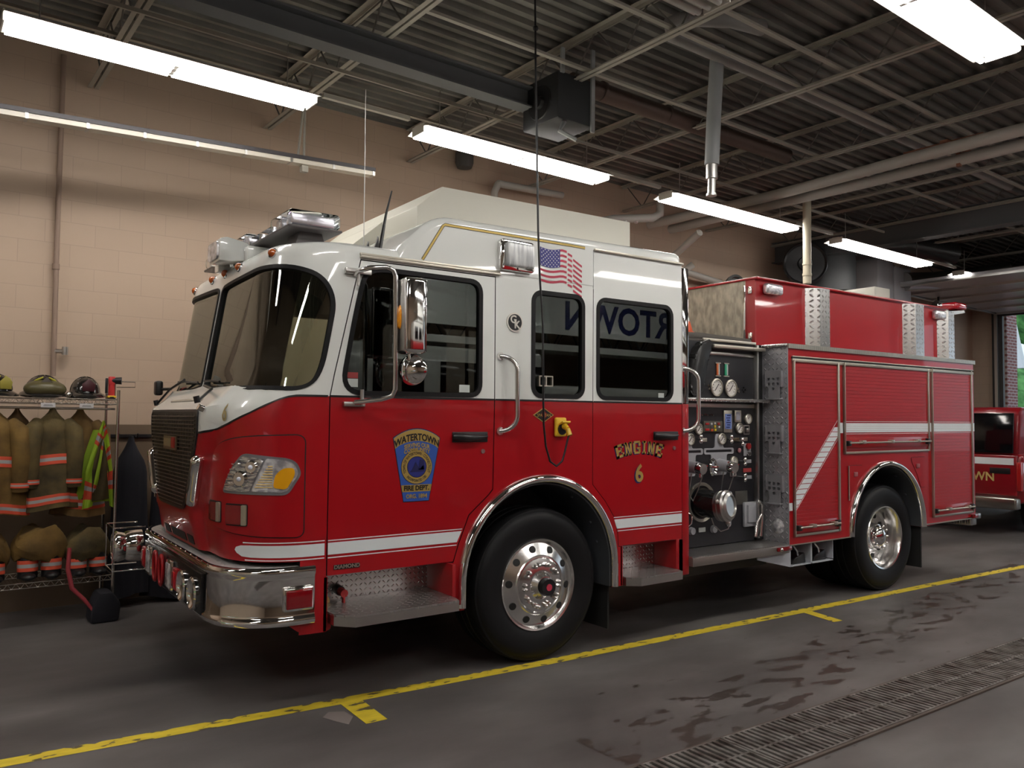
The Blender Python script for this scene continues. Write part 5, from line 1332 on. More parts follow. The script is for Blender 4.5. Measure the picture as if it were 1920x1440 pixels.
for x0, y in ((-6.9,YL),(-7.6,-3.6),(-3.9,-2.1),(3.5,-2.1),(7.1,-2.1),(10.7,-2.1),(-2.6,-6.2),(1.4,-6.2),(5.4,-6.2),(9.6,-6.2)):  # unseen fixtures added to light the room; one brightens the wall mirrored in the windshield
    fixture(x0,x0+2.4,y,ZL,'lit tube fixture outside the picture', True, 'tube fixtures out of the picture')
fixture(-2.2,.29,-1.30,ZL,'unlit tube fixture whose end shows at the top edge', False)
for x0, x1 in ((-.93,-.11),(2.35,3.16),(5.81,6.71),(9.51,10.5)):
    m = MB(); m.box(-(x1-x0)/2,(x1-x0)/2,-.02,.02,0,.035); bobj(m, 'channel_link', JST, None, 'short steel channel joining two lit tube fixtures end to end', 'channel', 'channel links in the lit lamp row', loc=((x0+x1)/2,YL,ZL+.10))
m = MB(); m.box(-8,8.1,-.01,.01,0,.03); bobj(m, 'lamp_channel', JST, None, 'long thin steel channel above the row of lit tube lamps', 'channel', loc=(0,YL-.025,ZL+.34))
# hanging rail along the wall
m = MB().m(0); m.box(-6.5,.03,-.05,.05,-.005,.035); m.m(1); m.box(-6.5,.03,-.06,.06,.035,.07); m.m(2)
for k in range(16): m.box(-6.3+.42*k,-6.28+.42*k,-.055,.055,-.008,.04)
wr = bobj(m, 'hanging_rail', [mat('rail_white',(.62,.58,.50),.4), mat('rail_dark',(.05,.045,.05),.5), STEEL], None, 'long pale unlit rail hung in front of the wall at left', 'rail', loc=(0,2.70,4.10)); wr.rotation_euler = (0,-.046,BETA)
m = MB(); m.tube([(-.68,.02,.07),(-.66,.0,.70)], .012, 6); m.tube([(-.74,.02,.07),(-.66,.0,.70)], .012, 6); m.box(-.72,-.66,-.03,.03,-.07,-.01); m.build('hanger_bracket', JST, wr)
# ------------------------------------------------------------------ pipes and plant
PGR = mat('pipe_grey', (.34,.36,.36), .45); PWH = mat('pipe_white', (.42,.40,.36), .5); PBR = mat('flue_brown', (.12,.085,.07), .45, .4)
def btube(pts, r, mt, name, label, cat, extra=None, seg=16):
    m = MB(); m.tube(pts, r, seg)
    if extra: extra(m)
    o = bobj(m, name, mt if isinstance(mt, list) else [mt, STEEL], None, label, cat, ang=45); return rebase(o, pts[0])
def ex(m): m.m(1); m.cyl((1.87,0,3.95),(1.87,0,3.80),.05); m.cyl((1.87,0,3.80),(1.865,0,3.66),.034); m.cyl((1.865,0,3.67),(1.865,0,3.65),.045)
btube([(1.95,0,4.98),(1.90,0,4.4),(1.87,0,3.92)], .062, PGR, 'exhaust_drop', 'grey exhaust drop pipe with steel nozzle hanging above the cab rear', 'pipe', ex)
btube([(1.95,-.45,4.98),(1.60,-.42,4.95),(1.25,-.25,4.92),(1.20,-.12,4.90),(1.3,-.05,4.88),(3.0,-.1,4.86),(7.8,-.1,4.84)], .065, mat('pipe_grey_dim',(.26,.25,.24),.5), 'exhaust_duct', 'grey duct pipe running between joists behind the drop pipe', 'pipe')
btube([(5.60,1.45,3.50),(5.62,1.46,4.72)], .052, mat('pipe_cream',(.60,.55,.42),.45), 'cream_pipe', 'cream vertical pipe dropping behind the red hose bed', 'pipe', lambda m: (m.m(0), m.cyl((5.60,1.45,3.74),(5.60,1.45,3.76),.058), m.cyl((5.60,1.45,3.60),(5.60,1.45,3.63),.058)))
for pts_, lb_ in (([(4.75,3.4,4.50),(4.83,1.4,4.50),(4.72,-.6,4.50),(4.70,-1.45,4.50),(4.62,-6,4.50)],'upper of the two white pipes crossing at upper right'),([(5.20,3.4,4.50),(5.18,1.6,4.50),(5.19,.4,4.50),(5.16,-.6,4.50),(5.12,-6,4.50)],'lower of the two white pipes crossing at upper right')):
    btube(pts_, .062, PWH, 'white_pipe', lb_, 'pipe')
m = MB(); m.box(-.05,.05,-.35,.45,-.03,.03); m.box(-.12,.55,-.04,.04,-.03,.03); m.box(.2,.24,-.02,.02,-.18,0); bobj(m, 'pipe_bracket', mat('rust_primer',(.22,.09,.05),.6), None, 'rust coloured bracket holding the two white pipes', 'bracket', loc=(4.92,-.62,4.60))
btube([(1.15,1.02,4.80),(2.6,1.0,4.79),(4.4,.95,4.78)], .085, PBR, 'flue_pipe', 'brown flue pipe running from the hanging heater', 'pipe', lambda m: [m.cyl((x,1.0,4.80),(x+.03,1.0,4.80),.092) for x in (1.5,2.4,3.3)])
t = empty('unit_heater', B(1.05,1.08,4.34), BETA); tag(t, 'dark unit heater hanging by the end of the steel beam', 'heater')
m = MB(); m.box(-.22,.22,-.25,.25,.0,.42,.02); m.build('heater_body', mat('heater_dark',(.02,.022,.024),.6), t)
m = MB(); m.lathe([(0,.03),(.05,.03),(.06,0),(.15,.01),(.17,-.02),(.18,0)], (-.22,0,.2), (-1,0,0), 28); m.build('fan_grille', BLACK, t)
m = MB(); m.box(.16,.20,-.27,-.25,-.05,.70); m.box(-.20,-.16,-.27,-.25,.40,.62); m.tube([(-.1,-.2,.0),(-.2,-.25,-.12),(-.05,-.3,-.18)], .02, 6); m.build('hanger', PGR, t)
btube([(2.15,3.5,4.62),(2.20,3.5,4.62),(3.2,3.5,4.66)], .045, PWH, 'wall_pipe', 'white pipe on the wall beyond the roof unit', 'pipe', lambda m: m.tube([(2.16,3.5,4.62),(2.10,3.5,4.5),(2.10,3.5,4.2)], .045, 12))
btube([(3.55,3.2,4.30),(3.75,3.1,4.36),(4.28,2.9,4.42),(4.42,2.9,4.50),(4.44,2.9,4.70)], .055, PWH, 'elbow_pipe', 'white elbow pipe hanging between two tube lamps', 'pipe', lambda m: (m.m(1), m.sphere((3.9,3.03,4.34),.03), m.sphere((4.05,2.98,4.35),.03)))
btube([(4.3,3.6,3.95),(5.0,3.5,4.0),(5.15,3.3,4.08),(5.0,2.7,4.3)], .05, PWH, 'wall_pipe', 'white pipe elbow low on the wall left of the cream pipe', 'pipe')
btube([(5.7,3.4,4.05),(5.6,3.5,3.95),(6.6,3.6,3.9)], .05, PWH, 'wall_pipe', 'white pipe run on the wall behind the cream pipe', 'pipe')
m = MB(); m.lathe([(0,0),(.09,.02),(.11,.08),(.11,.2),(.06,.26),(0,.26)], (0,0,-.13), (0,0,1), 24); bobj(m, 'wall_speaker', mat('speaker_grey',(.08,.075,.07),.6), None, 'round dark speaker on the wall left of the roof unit', 'speaker', loc=(1.72,3.60,4.86))
btube([(-2.55,3.74,4.95),(-2.55,3.74,3.3),(-2.54,3.74,2.05)], .022, mat('conduit_tan',(.30,.21,.16),.6), 'conduit', 'thin brown conduit running down the block wall at left', 'conduit', lambda m: (m.cyl((-2.55,3.74,3.0),(-2.55,3.74,3.05),.03), m.m(1), m.tube([(-2.54,3.74,2.27),(-2.46,3.70,2.27)], .02, 8), m.cyl((-2.46,3.70,2.24),(-2.46,3.70,2.31),.025)))
# ducts and machinery high on the wall behind the hose bed
t = empty('duct_fan', B(8.9,3.1,4.1), BETA); tag(t, 'big dark round duct with fan behind the hose bed', 'duct')
m = MB(); m.cyl((-.15,0,-.2),(-.15,0,.70),.48,seg=36); m.tube([(-.3,0,.3),(-.75,.1,.25)], .30, 24); m.build('duct_drum', mat('duct_dark',(.02,.022,.023),.6), t, 40)
m = MB(); m.lathe([(.0,.0),(.10,.02),(.12,-.02),(.30,.0),(.33,.03),(.35,0)], (-.9,-.1,.2), (-.8,-.6,0), 32); m.build('fan_face', BLACK, t)
m = MB(); m.tube([(-.2,-.1,.45),(.3,-.5,.55),(.8,-.9,.60),(1.6,-1.3,.50)], .20, 20); m.build('duct_arm', mat('duct_black',(.035,.037,.036),.35,.5), t, 40)
t = empty('air_unit', B(10.35,3.1,3.75), BETA); tag(t, 'pale sheet metal air unit with silver duct behind the engine', 'air unit')
m = MB(); m.box(-.45,.10,-.3,.3,.0,.85,.01); m.box(.14,.75,-.3,.3,.05,.80,.01); m.build('unit_case', mat('unit_case',(.33,.33,.34),.5), t)
m = MB(); m.tube([(.5,-.3,.55),(1.2,-.5,.62),(2.0,-.8,.75),(2.6,-1.2,.9)], .17, 16); m.build('silver_duct', STEEL, t, 40)
m = MB(); m.box(-.28,.28,-.2,.25,0,3.9); o = bobj(m, 'pilaster', mat('pilaster_paint',(.38,.29,.22),.6), None, 'painted wall pilaster behind the front of the hose bed', 'pilaster', loc=(7.9,3.55,0))
m = MB(); m.lathe([(.30,0),(.31,-.04),(.27,-.05),(.25,-.01),(.06,.0),(.05,-.04),(0,-.05)], (0,0,0), (0,1,0), 32)
for k in range(4): m.box(-.24,.24,-.03,-.02,-.01,.01,rot=Euler((0,R(45*k),0)).to_matrix())
bobj(m, 'wall_fan', mat('fan_grey',(.06,.06,.06),.5), None, 'dark wall fan behind the front end of the hose bed', 'fan', loc=(6.9,3.55,3.75))
t = empty('door_opener', B(13.2,1.3,4.45), BETA); tag(t, 'overhead door motor unit near the far door', 'door opener')
m = MB(); m.box(-.25,.25,-.3,.3,0,.35,.03); m.build('motor', mat('motor_tan',(.25,.22,.15),.6), t); m = MB(); m.cyl((-.2,.5,.1),(-.2,-.9,.1),.05); m.build('shaft', STEEL, t)
t = empty('spot_camera', B(12.6,3.0,3.95), BETA); tag(t, 'small silver spotlight hanging before the raised door', 'spotlight')
m = MB(); m.cyl((-.15,0,.12),(.15,-.12,-.02),.09,.11,seg=20); m.build('lamp_head', STEEL, t); m = MB(); m.box(-.45,.15,-.02,.02,-.02,.03); m.cyl((0,0,0),(0,0,.35),.02); m.build('arm', BLACK, t)
# ------------------------------------------------------------------ floor markings and drain
def yel_fn(nt, b):
    tc = N(nt, 'ShaderNodeTexCoord'); mp = N(nt, 'ShaderNodeMapping'); mp.inputs['Scale'].default_value = (.6,1.4,1); nt.links.new(tc.outputs['Object'], mp.inputs[0])
    n = N(nt, 'ShaderNodeTexNoise'); n.inputs['Scale'].default_value = 14; n.inputs['Detail'].default_value = 8; nt.links.new(mp.outputs[0], n.inputs['Vector'])
    r = N(nt, 'ShaderNodeValToRGB'); e = r.color_ramp.elements; e[0].position = .60; e[0].color = (.72,.55,.04,1); e[1].position = .62; e[1].color = (.14,.11,.06,1); q = e.new(.35); q.color = (.85,.66,.05,1)
    nt.links.new(n.outputs[0], r.inputs[0]); nt.links.new(r.outputs[0], b.inputs['Base Color'])
YP = mat('floor_yellow', (.6,.46,.04), .55, fn=yel_fn)
random.seed(3)
cen = [(-3.9,.20),(-3.17,.16),(-1.43,.07),(.0,.015),(1.48,-.005),(3.0,-.022),(4.6,-.036),(6.37,-.055),(8.5,-.10)]
m = MB(); A=[];Bq=[]; n = 360
def cy(x):
    for (a,b_),(c_,d_) in zip(cen, cen[1:]):
        if x <= c_: return b_+(d_-b_)*(x-a)/(c_-a)
    return cen[-1][1]
for k in range(n+1):
    x = -3.9+(8.5+3.9)*k/n; hw = .052; j = random.choice((0,-.004,-.012,-.02,.002)) if random.random() < .45 else 0
    A.append(m.bm.verts.new((x, cy(x)-hw, .0015))); Bq.append(m.bm.verts.new((x, cy(x)+hw+j, .0015)))
for k in range(n): m.bm.faces.new((A[k],A[k+1],Bq[k+1],Bq[k]))
o = m.build('floor_line', YP, None); tag(o, 'long worn yellow line painted on the floor beside the engine', 'floor line')
m = MB(); m.prism([(-1.47,.02),(-1.335,.02),(-1.345,-.345),(-1.475,-.345)], 'z', .0006, .002); o = m.build('floor_mark', YP, None); tag(o, 'short yellow tick painted off the line below the cab', 'floor mark')
m = MB(); m.prism([(2.93,-.06),(3.04,-.07),(2.96,-.43),(2.85,-.42)], 'z', .0006, .002); o = m.build('floor_mark', YP, None); tag(o, 'short yellow tick painted off the line by the running board', 'floor mark')
m = MB(); m.prism([(-1.58,-.06),(-1.50,-.10),(-1.49,-.2),(-1.56,-.30),(-1.60,-.22),(-1.64,-.12)], 'z', .0004, .0012); o = m.build('floor_patch', mat('chipped_patch',(.26,.22,.21),.6), None); tag(o, 'chipped pale patch of concrete beside the near yellow tick', 'floor patch')
# trench drain: channel, kerb angles and grate sections
def dr(x, v): return (x, -1.60+v+.006*x, 0)
m = MB().m(0); m.box(-4,11,-2.02,-1.585,.001,.003); m.m(1); m.box(-4,11,-1.60,-1.585,.001,.012); m.box(-4,11,-2.03,-2.012,.001,.012)
o = m.build('drain_channel', [mat('drain_dark',(.02,.016,.013),.7), mat('drain_edge',(.12,.09,.075),.6)], None); o.rotation_euler = (0,0,.006); tag(o, 'long dark trench drain channel set in the floor at lower right', 'drain')
GRT = mat('cast_grate', (.15,.135,.13), .5, .4, fn=noise_mix((.10,.08,.07),(.34,.33,.31), 7, 6))
m = MB(); Lg = .60
m.box(.004,Lg-.004,.0,.012,.004,.016); m.box(.004,Lg-.004,.198,.214,.004,.016); m.box(.004,Lg-.004,.40,.412,.004,.016)
m.box(.004,.02,0,.41,.004,.016); m.box(Lg-.02,Lg-.004,0,.41,.004,.016)
for k in range(12):
    x = .034+.045*k
    for y0 in (.012,.214): 
        m.box(x,x+.022,y0,y0+.186,.006,.016)
g0 = m.build('drain_grate', GRT, None)
for k in range(22):
    g = g0 if k == 0 else g0.copy()
    if k: COL.objects.link(g)
    x = -2.4+Lg*k; g.location = (x, -2.012+.006*x, 0); g.rotation_euler = (0,0,.006)
    tag(g, 'rusty slotted cast grate section in the floor drain', 'drain grate', 'slotted grates along the floor drain')
# ================================================================== THINGS ABOUT THE ROOM
# shoreline cord
m = MB(); pts = [(-.214,-.15,4.70),(-.200,-.15,4.1),(-.181,-.15,3.512),(-.165,-.15,3.0),(-.148,-.15,2.70),(-.118,-.15,2.36),(-.104,-.14,2.1),(-.091,-.13,1.839),(-.078,-.12,1.68),(-.051,-.11,1.527),(-.012,-.11,1.42),(.045,-.11,1.385),(.095,-.11,1.42),(.12,-.11,1.487),(.140,-.11,1.56),(.155,-.11,1.60)]
m.tube(pts, .0075, 8); m.m(1); m.sphere((-.205,-.15,4.42),.02); 
cd = m.build('power_cord', [BLACK, BLACK], None, 60); rebase_p = Vector(pts[0])
for v in cd.data.vertices: v.co -= rebase_p
cd.location = rebase_p; tag(cd, 'black power cord dropping from the ceiling to the yellow socket', 'cord')
m = MB(); m.cyl((.150,-.125,1.60),(.148,-.105,1.645),.020,.017); m.cyl((.148,-.105,1.645),(.158,-.055,1.665),.017,.024); pg = m.build('plug', YEL, cd, 50)
for v in pg.data.vertices: v.co -= rebase_p
# traffic cone on the pump deck
m = MB().m(0); m.lathe([(.11,0),(.11,.02),(.09,.03),(.065,.12),(.0645,.12)], (0,0,0), (0,0,1), 24); m.m(1); m.lathe([(.0645,.12),(.045,.20)], (0,0,0),(0,0,1),24); m.m(0); m.lathe([(.045,.20),(.02,.30),(.0,.305)], (0,0,0),(0,0,1),24)
o = m.build('traffic_cone', [mat('cone_orange',(.75,.10,.02),.5), STK], None); o.location = (2.02,.55,2.50); tag(o, 'orange traffic cone with white band behind the pump panel', 'traffic cone')
# ------------------------------------------------------------------ gear rack
WIRE = mat('chrome_wire', (.60,.56,.52), .25, 1.0)
RX0, RX1, RY0, RY1 = -4.0, -2.13, 3.10, 3.60
t = empty('gear_rack', B((RX0+RX1)/2,(RY0+RY1)/2,0), BETA); tag(t, 'chrome wire shelving rack of turnout gear along the wall', 'shelving rack')
ox, oy = (RX0+RX1)/2, (RY0+RY1)/2
hx_, hy_ = (RX1-RX0)/2, (RY1-RY0)/2
for sx in (-1,1):
    for sy in (-1,1):
        m = MB(); m.cyl((sx*hx_,sy*hy_,0.02),(sx*hx_,sy*hy_,1.92),.0125,seg=12); m.cyl((sx*hx_,sy*hy_,0),(sx*hx_,sy*hy_,.02),.02); m.build('post', WIRE, t)
for z in (1.84,.36):
    m = MB()
    for y in (-hy_,hy_):
        m.tube([(-hx_,y,z),(hx_,y,z)], .005, 6); m.tube([(-hx_,y,z-.04),(hx_,y,z-.04)], .005, 6)
        k = 0; x = -hx_
        while x < hx_-.05: m.tube([(x,y,z-.04),(x+.03,y,z),(x+.06,y,z-.04)], .003, 4); x += .06
    for x in (-hx_,hx_): m.tube([(x,-hy_,z),(x,hy_,z)], .005, 6); m.tube([(x,-hy_,z-.04),(x,hy_,z-.04)], .005, 6)
    for k in range(70): x = -hx_+2*hx_*(k+.5)/70; m.tube([(x,-hy_,z),(x,hy_,z)], .002, 4)
    m.build('wire_shelf', WIRE, t)
m = MB()
for y in (-.12,.10): m.tube([(-hx_,y,1.76),(hx_,y,1.76)], .010, 8)
m.build('hanging_bar', WIRE, t)
m = MB(); m.tube([(hx_+.01,-.1,1.95),(hx_+.16,-.1,1.955),(hx_+.16,-.1,2.0),(hx_+.02,-.1,2.0)], .004, 5); m.tube([(hx_,-.1,1.84),(hx_,-.1,2.02)],.004,5); m.build('wire_end_hook', WIRE, t)
PAPER = mat('paper', (.62,.60,.60), .6)
for x, lb_ in ((-2.655,'white paper name tag hanging below the middle helmet'),(-2.375,'white paper name tag hanging below the black helmet')):
    m = MB(); m.box(-.052,.052,-.001,.001,-.035,.0); o = bobj(m, 'name_tag', PAPER, None, lb_, 'tag', loc=(x,RY0-.012,1.80))
    m = MB(); m.box(-.03,.03,-.0018,-.001,-.016,-.013); m.box(-.034,.034,-.0018,-.001,-.025,-.021); m.build('tag_print', mat('ink',(.05,.05,.05),.6), o)
# helmets
def helmet(x, y, z, shell, front_m, w, label, crest=True, rz=0):
    t = empty('fire_helmet', B(x,y,z), BETA+rz); tag(t, label, 'helmet', None)
    m = MB(); m.lathe([(.165,.02),(.172,.012),(.16,.03),(.128,.048),(.122,.09),(.105,.135),(.07,.168),(.03,.182),(0,.184)], (0,0,0), (0,0,1), 40)
    for v in m.bm.verts:
        v.co.y *= 1.22; v.co.x *= w/.34
        if v.co.z < .05: v.co.z -= .02*abs(v.co.y)/.2 - .012
    m.build('helmet_shell', shell, t, 50)
    m = MB()
    for a in range(0,180,45): m.tube([(.124*w/.34*math.cos(R(a))*math.cos(R(b_)),.15*math.sin(R(a))*math.cos(R(b_)),.055+.132*math.sin(R(b_))) for b_ in range(0,181,12)], .006, 6)
    m.build('helmet_rib', shell, t, 50)
    m = MB(); m.prism([(-.045,.06),(.045,.06),(.05,.12),(0,.165),(-.05,.12)], 'y', -.162, -.150, .003); m.build('front_shield', front_m, t)
    if crest:
        m = MB()
        for s in (-1,1): m.tube([(s*.02,-.115,.165),(s*.06,-.10,.145),(s*.095,-.085,.115)], [.006,.010,.008], 6)
        m.build('reflective_tab', mat('lime_tape',(.45,.42,.03),.4), t)
    return t
HB = mat('helmet_black', (.015,.013,.012), .18, coat=.5); HT = mat('helmet_tan', (.10,.085,.035), .35)
helmet(-3.02,3.30,1.845,HB,mat('shield_yellow',(.35,.30,.05),.4),.33,'black helmet with yellow marks at the picture left edge',True,.5)
h2 = helmet(-2.665,3.30,1.845,HB,mat('shield_dark',(.06,.045,.03),.4),.36,'helmet with tan visor cover and two yellow tabs')
m = MB(); m.sphere((0,-.085,.070),.15,(1.05,.75,.52),24,12); m.build('visor', HT, h2, 60)
h3 = helmet(-2.355,3.30,1.845,HB,mat('shield_maroon',(.06,.01,.015),.4),.31,'glossy black helmet with clip lamp beside the red flashlight',False)
m = MB(); m.cyl((-.15,-.17,.03),(-.13,-.13,.035),.022,.02,seg=16); m.sphere((-.15,-.17,.03),.02); m.build('clip_lamp', CHROME, h3, 50)
t = empty('flashlight', B(-2.165,3.22,1.845), BETA); tag(t, 'red right-angle flashlight standing at the end of the top shelf', 'flashlight')
m = MB(); m.cyl((0,0,.0),(0,0,.19),.026,seg=20); m.box(-.026,.026,-.026,.026,.12,.195,.01); m.build('body', mat('torch_red',(.55,.03,.03),.4), t); m = MB(); m.cyl((0,0,.16),(.075,-.02,.16),.026,.032,seg=20); m.box(-.05,-.03,-.01,.01,.05,.18,.004); m.cyl((0,0,0),(0,0,.02),.034); m.build('lamp_head', BLACK, t); m = MB(); m.box(-.035,.035,-.03,.03,.012,.03,.004); m.build('base_band', YEL, t)
# turnout coats
TAN = mat('turnout_tan', (.23,.145,.035), .85, fn=noise_mix((.08,.045,.01),(.24,.14,.032), 5, 5, .3,.7, bump=.3, bscale=40))
TAN2 = mat('turnout_olive', (.12,.085,.03), .85, fn=noise_mix((.035,.025,.009),(.15,.105,.035), 5, 5, .3,.7, bump=.3, bscale=40))
ORG = mat('safety_orange', (.70,.09,.04), .6); SIL = mat('silver_tape', (.38,.38,.38), .4); LIME = mat('safety_lime', (.42,.62,.04), .6)
DKC = mat('dark_cloth', (.012,.012,.018), .9)
def garment(name, x, y, ztop, zbot, w, d, label, cat, mt, bands, seed, lean=0.0, sleeves=True, group=None, open_=False):
    rnd = random.Random(seed); ph = [rnd.uniform(0,6.28) for _ in range(6)]
    t = empty(name, B(x,y,zbot), BETA); tag(t, label, cat, group); H = ztop-zbot
    def prof(s):   # width factor from hook (0) to hem (1)
        return lerp([(0,.10),(.05,.22),(.10,.45),(.16,.78),(.22,.92),(.45,.97),(1,1.12)], s)
    def P(a, s, off=0):
        f = prof(s); r1 = w/2*f+off; r2 = d/2*(.35+.65*f)+off
        fold = 1+.10*math.sin(5*a+ph[0]+2*s)*s+.06*math.sin(9*a+ph[1]-3*s)*s+.04*math.sin(14*a+ph[2]+5*s)*s
        return Vector((r1*fold*math.cos(a)+lean*s, r2*fold*math.sin(a), H*(1-s)-.02*s*math.sin(2*a+ph[3])))
    def shell(s0, s1, off, nm, mtt, par):
        m = MB(); nr = max(3, int((s1-s0)*26)); nc = 48; rg = []
        for i in range(nr+1): rg.append([m.bm.verts.new(P(2*PI*k/nc, s0+(s1-s0)*i/nr, off)) for k in range(nc)])
        for A,Bq in zip(rg, rg[1:]):
            for k in range(nc): m.bm.faces.new((A[k],A[(k+1)%nc],Bq[(k+1)%nc],Bq[k]))
        if off == 0: m.bm.faces.new(rg[0]); m.bm.faces.new(rg[-1][::-1])
        return m.build(nm, mtt, par, 60)
    b_ = shell(0, 1, 0, 'garment_body', mt, t)
    for (s0, s1) in bands:
        q = (s1-s0)/3
        shell(s0, s0+q, .004, 'trim_tape', ORG, b_); shell(s0+q, s0+2*q, .004, 'trim_tape', SIL, b_); shell(s0+2*q, s1, .004, 'trim_tape', ORG, b_)
    if sleeves:
        for sg in (-1,1):
            m = MB(); x0 = sg*w*.40; Ls = H*.74
            pts = [(x0*.75,-.02,H*.86),(x0*1.05,-d*.30,H*.78),(x0*1.18,-d*.36,H*.55),(x0*1.14,-d*.34,H*.36),(x0*1.16,-d*.30,H*.22)]
            m.tube(pts, [.05,.075,.072,.066,.062], 14); sl_ = m.build('sleeve', mt, t, 60)
            for zz, mm in ((.30,ORG),(.285,SIL),(.27,ORG)):
                m = MB(); m.cyl((x0*1.145,-d*.33,H*zz),(x0*1.145,-d*.33,H*(zz-.016)),.070,seg=18,cap=False); m.build('cuff_tape', mm, sl_)
    return t
garment('turnout_coat', -3.02,3.22,1.76,.90,.42,.26,'yellow tan turnout coat at the picture left edge','coat',TAN,[(.46,.56),(.90,.99)],1)
garment('turnout_coat', -2.60,3.24,1.76,.93,.34,.24,'olive tan turnout coat with orange bands in the middle of the rack','coat',TAN2,[(.46,.56),(.86,.95)],2)
garment('turnout_coat', -2.84,3.38,1.76,1.05,.22,.2,'dark tan coat hanging half hidden between two turnout coats','coat',mat('turnout_dark',(.10,.055,.02),.9),[],5,sleeves=False)
garment('turnout_coat', -2.38,3.34,1.76,.86,.36,.22,'brown turnout coat hanging behind the lime safety vest','coat',mat('turnout_brown',(.17,.09,.03),.85,fn=noise_mix((.10,.055,.02),(.24,.14,.04),5,5,.3,.7)),[(.84,.93)],3)
# safety vest over the coat
t = empty('safety_vest', B(-2.27,3.14,.92), BETA); tag(t, 'lime safety vest with orange and silver bands at the rack end', 'vest')
def vestpanel(pts_l, pts_r, mts, name, par):
    m = MB(); n = 24; A=[];C_=[];Bq=[]
    def ip(pts, s):
        k = s*(len(pts)-1); i = min(int(k), len(pts)-2); f = k-i
        return Vector(pts[i])*(1-f)+Vector(pts[i+1])*f
    cols = []
    for j in range(9):
        cols.append([])
        for i in range(n+1):
            s = i/n; p = ip(pts_l,s)*(1-j/8)+ip(pts_r,s)*(j/8); p.y += .012*math.sin(j*1.1+s*6)
            cols[-1].append(m.bm.verts.new(p))
    for j in range(8):
        for i in range(n):
            f = m.bm.faces.new((cols[j][i],cols[j+1][i],cols[j+1][i+1],cols[j][i+1])); f.material_index = mts(j/8, i/n)
    bmesh.ops.solidify(m.bm, geom=m.bm.faces[:], thickness=.006)
    return m.build(name, [LIME, ORG, SIL], par, 60)
bandf = lambda j, s: (2 if .02 < (s-c0) < .07 else 1) if any(0 <= (s-c0) < .09 for c0 in ()) else 0
def mk(bs):
    def f(j, s):
        for c0 in bs:
            if c0 <= s < c0+.05 or c0+.11 <= s < c0+.16: return 1
            if c0+.05 <= s < c0+.11: return 2
        return 0
    return f
vestpanel([(.03,0,.74),(.035,-.02,.52),(.07,-.03,.30),(.10,-.02,.02)], [(.045,0,.74),(.075,-.02,.60),(.115,-.03,.32),(.135,-.02,.0)], mk([.05,.38,.66]), 'vest_right_front', t)
vestpanel([(.03,0,.74),(-.02,-.02,.58),(-.09,-.02,.32),(-.11,-.03,.0)], [(.045,0,.74),(.035,-.03,.52),(.01,-.03,.25),(-.03,-.02,.02)], mk([.20,.72]), 'vest_left_front', t)
vestpanel([(-.03,.06,.66),(-.10,.07,.40),(-.15,.07,.05)], [(.06,.06,.66),(.09,.07,.40),(.12,.07,.05)], lambda j,s: 0, 'vest_back', t)
vestpanel([(.03,-.01,.60),(-.01,-.02,.52),(-.045,-.03,.32),(-.04,-.03,.06)], [(.04,-.01,.60),(.045,-.03,.52),(.085,-.035,.32),(.095,-.03,.08)], lambda j,s: 3 if True else 0, 'vest_lining', t)
for ch in [o for o in bpy.data.objects if o.parent == t and o.name.startswith('vest_lining')]: ch.data.materials.append(TAN2)
# bunker pants folded over boots
def pants(x, y, z, s, label, seed, mt=TAN):
    rnd = random.Random(seed); t = empty('bunker_pants', B(x,y,z), BETA); tag(t, label, 'pants', 'bunker pants stacked over boots on the lower shelf')
    m = MB(); nc = 40; rg = []
    for i in range(15):
        a = i/14; r = .155+.035*math.sin(a*PI)-.02*a; zz = .15+.22*a
        rg.append([m.bm.verts.new((s*r*1.05*math.cos(q)*(1+.06*math.sin(4*q+a*5+seed)), s*r*.8*math.sin(q)*(1+.08*math.sin(3*q+seed)), s*(zz+.035*math.sin(2*q+seed+a*2)-.03*math.cos(q*2))+.010*math.sin(7*q+a*14))) for q in [2*PI*k/nc for k in range(nc)]])
    for A,Bq in zip(rg, rg[1:]):
        for k in range(nc): m.bm.faces.new((A[k],A[(k+1)%nc],Bq[(k+1)%nc],Bq[k]))
    m.bm.faces.new(rg[0]); m.bm.faces.new(rg[-1][::-1])
    m.build('folded_trousers', mt, t, 60)
    for sx in (-1,1):
        m = MB(); m.tube([(sx*.075*s,-.04,.20*s),(sx*.08*s,-.045,.10*s),(sx*.08*s,-.05,.02)], [.062*s,.066*s,.07*s], 16); m.sphere((sx*.08*s,-.10,.035),.055,(1,1.5,.6),14,8); bt = m.build('boot', BLACK, t, 60)
        for k,mm in enumerate((ORG,SIL,ORG)):
            m = MB(); m.cyl((sx*.08*s,-.046,(.155-.028*k)*s),(sx*.08*s,-.048,(.127-.028*k)*s),.072*s,seg=18,cap=False); m.build('cuff_tape', mm, bt)
    return t
pants(-2.66,3.24,.365,1.05,'tan bunker pants with orange cuffs, middle of the lower shelf',1)
pants(-2.31,3.22,.365,.95,'olive bunker pants with red braces at the rack end',2,TAN2)
pants(-3.05,3.24,.365,1.0,'tan bunker pants at the picture left edge',4)
m = MB(); m.tube([(-2.47,3.05,.62),(-2.48,3.02,.45),(-2.45,3.0,.30),(-2.36,2.98,.20),(-2.29,2.96,.12)], .014, 6, sq=(.022,.004)) if False else m.tube([(-2.47,3.05,.62),(-2.48,3.02,.45),(-2.45,3.0,.30),(-2.36,2.98,.20),(-2.29,2.96,.10)], [.016,.018,.018,.016,.012], 8)
o = bobj(m, 'suspender_strap', mat('strap_red',(.30,.03,.04),.7), None, 'red brace strap hanging down from the lower shelf', 'strap', ang=60); rebase(o, (-2.47,3.05,.62))
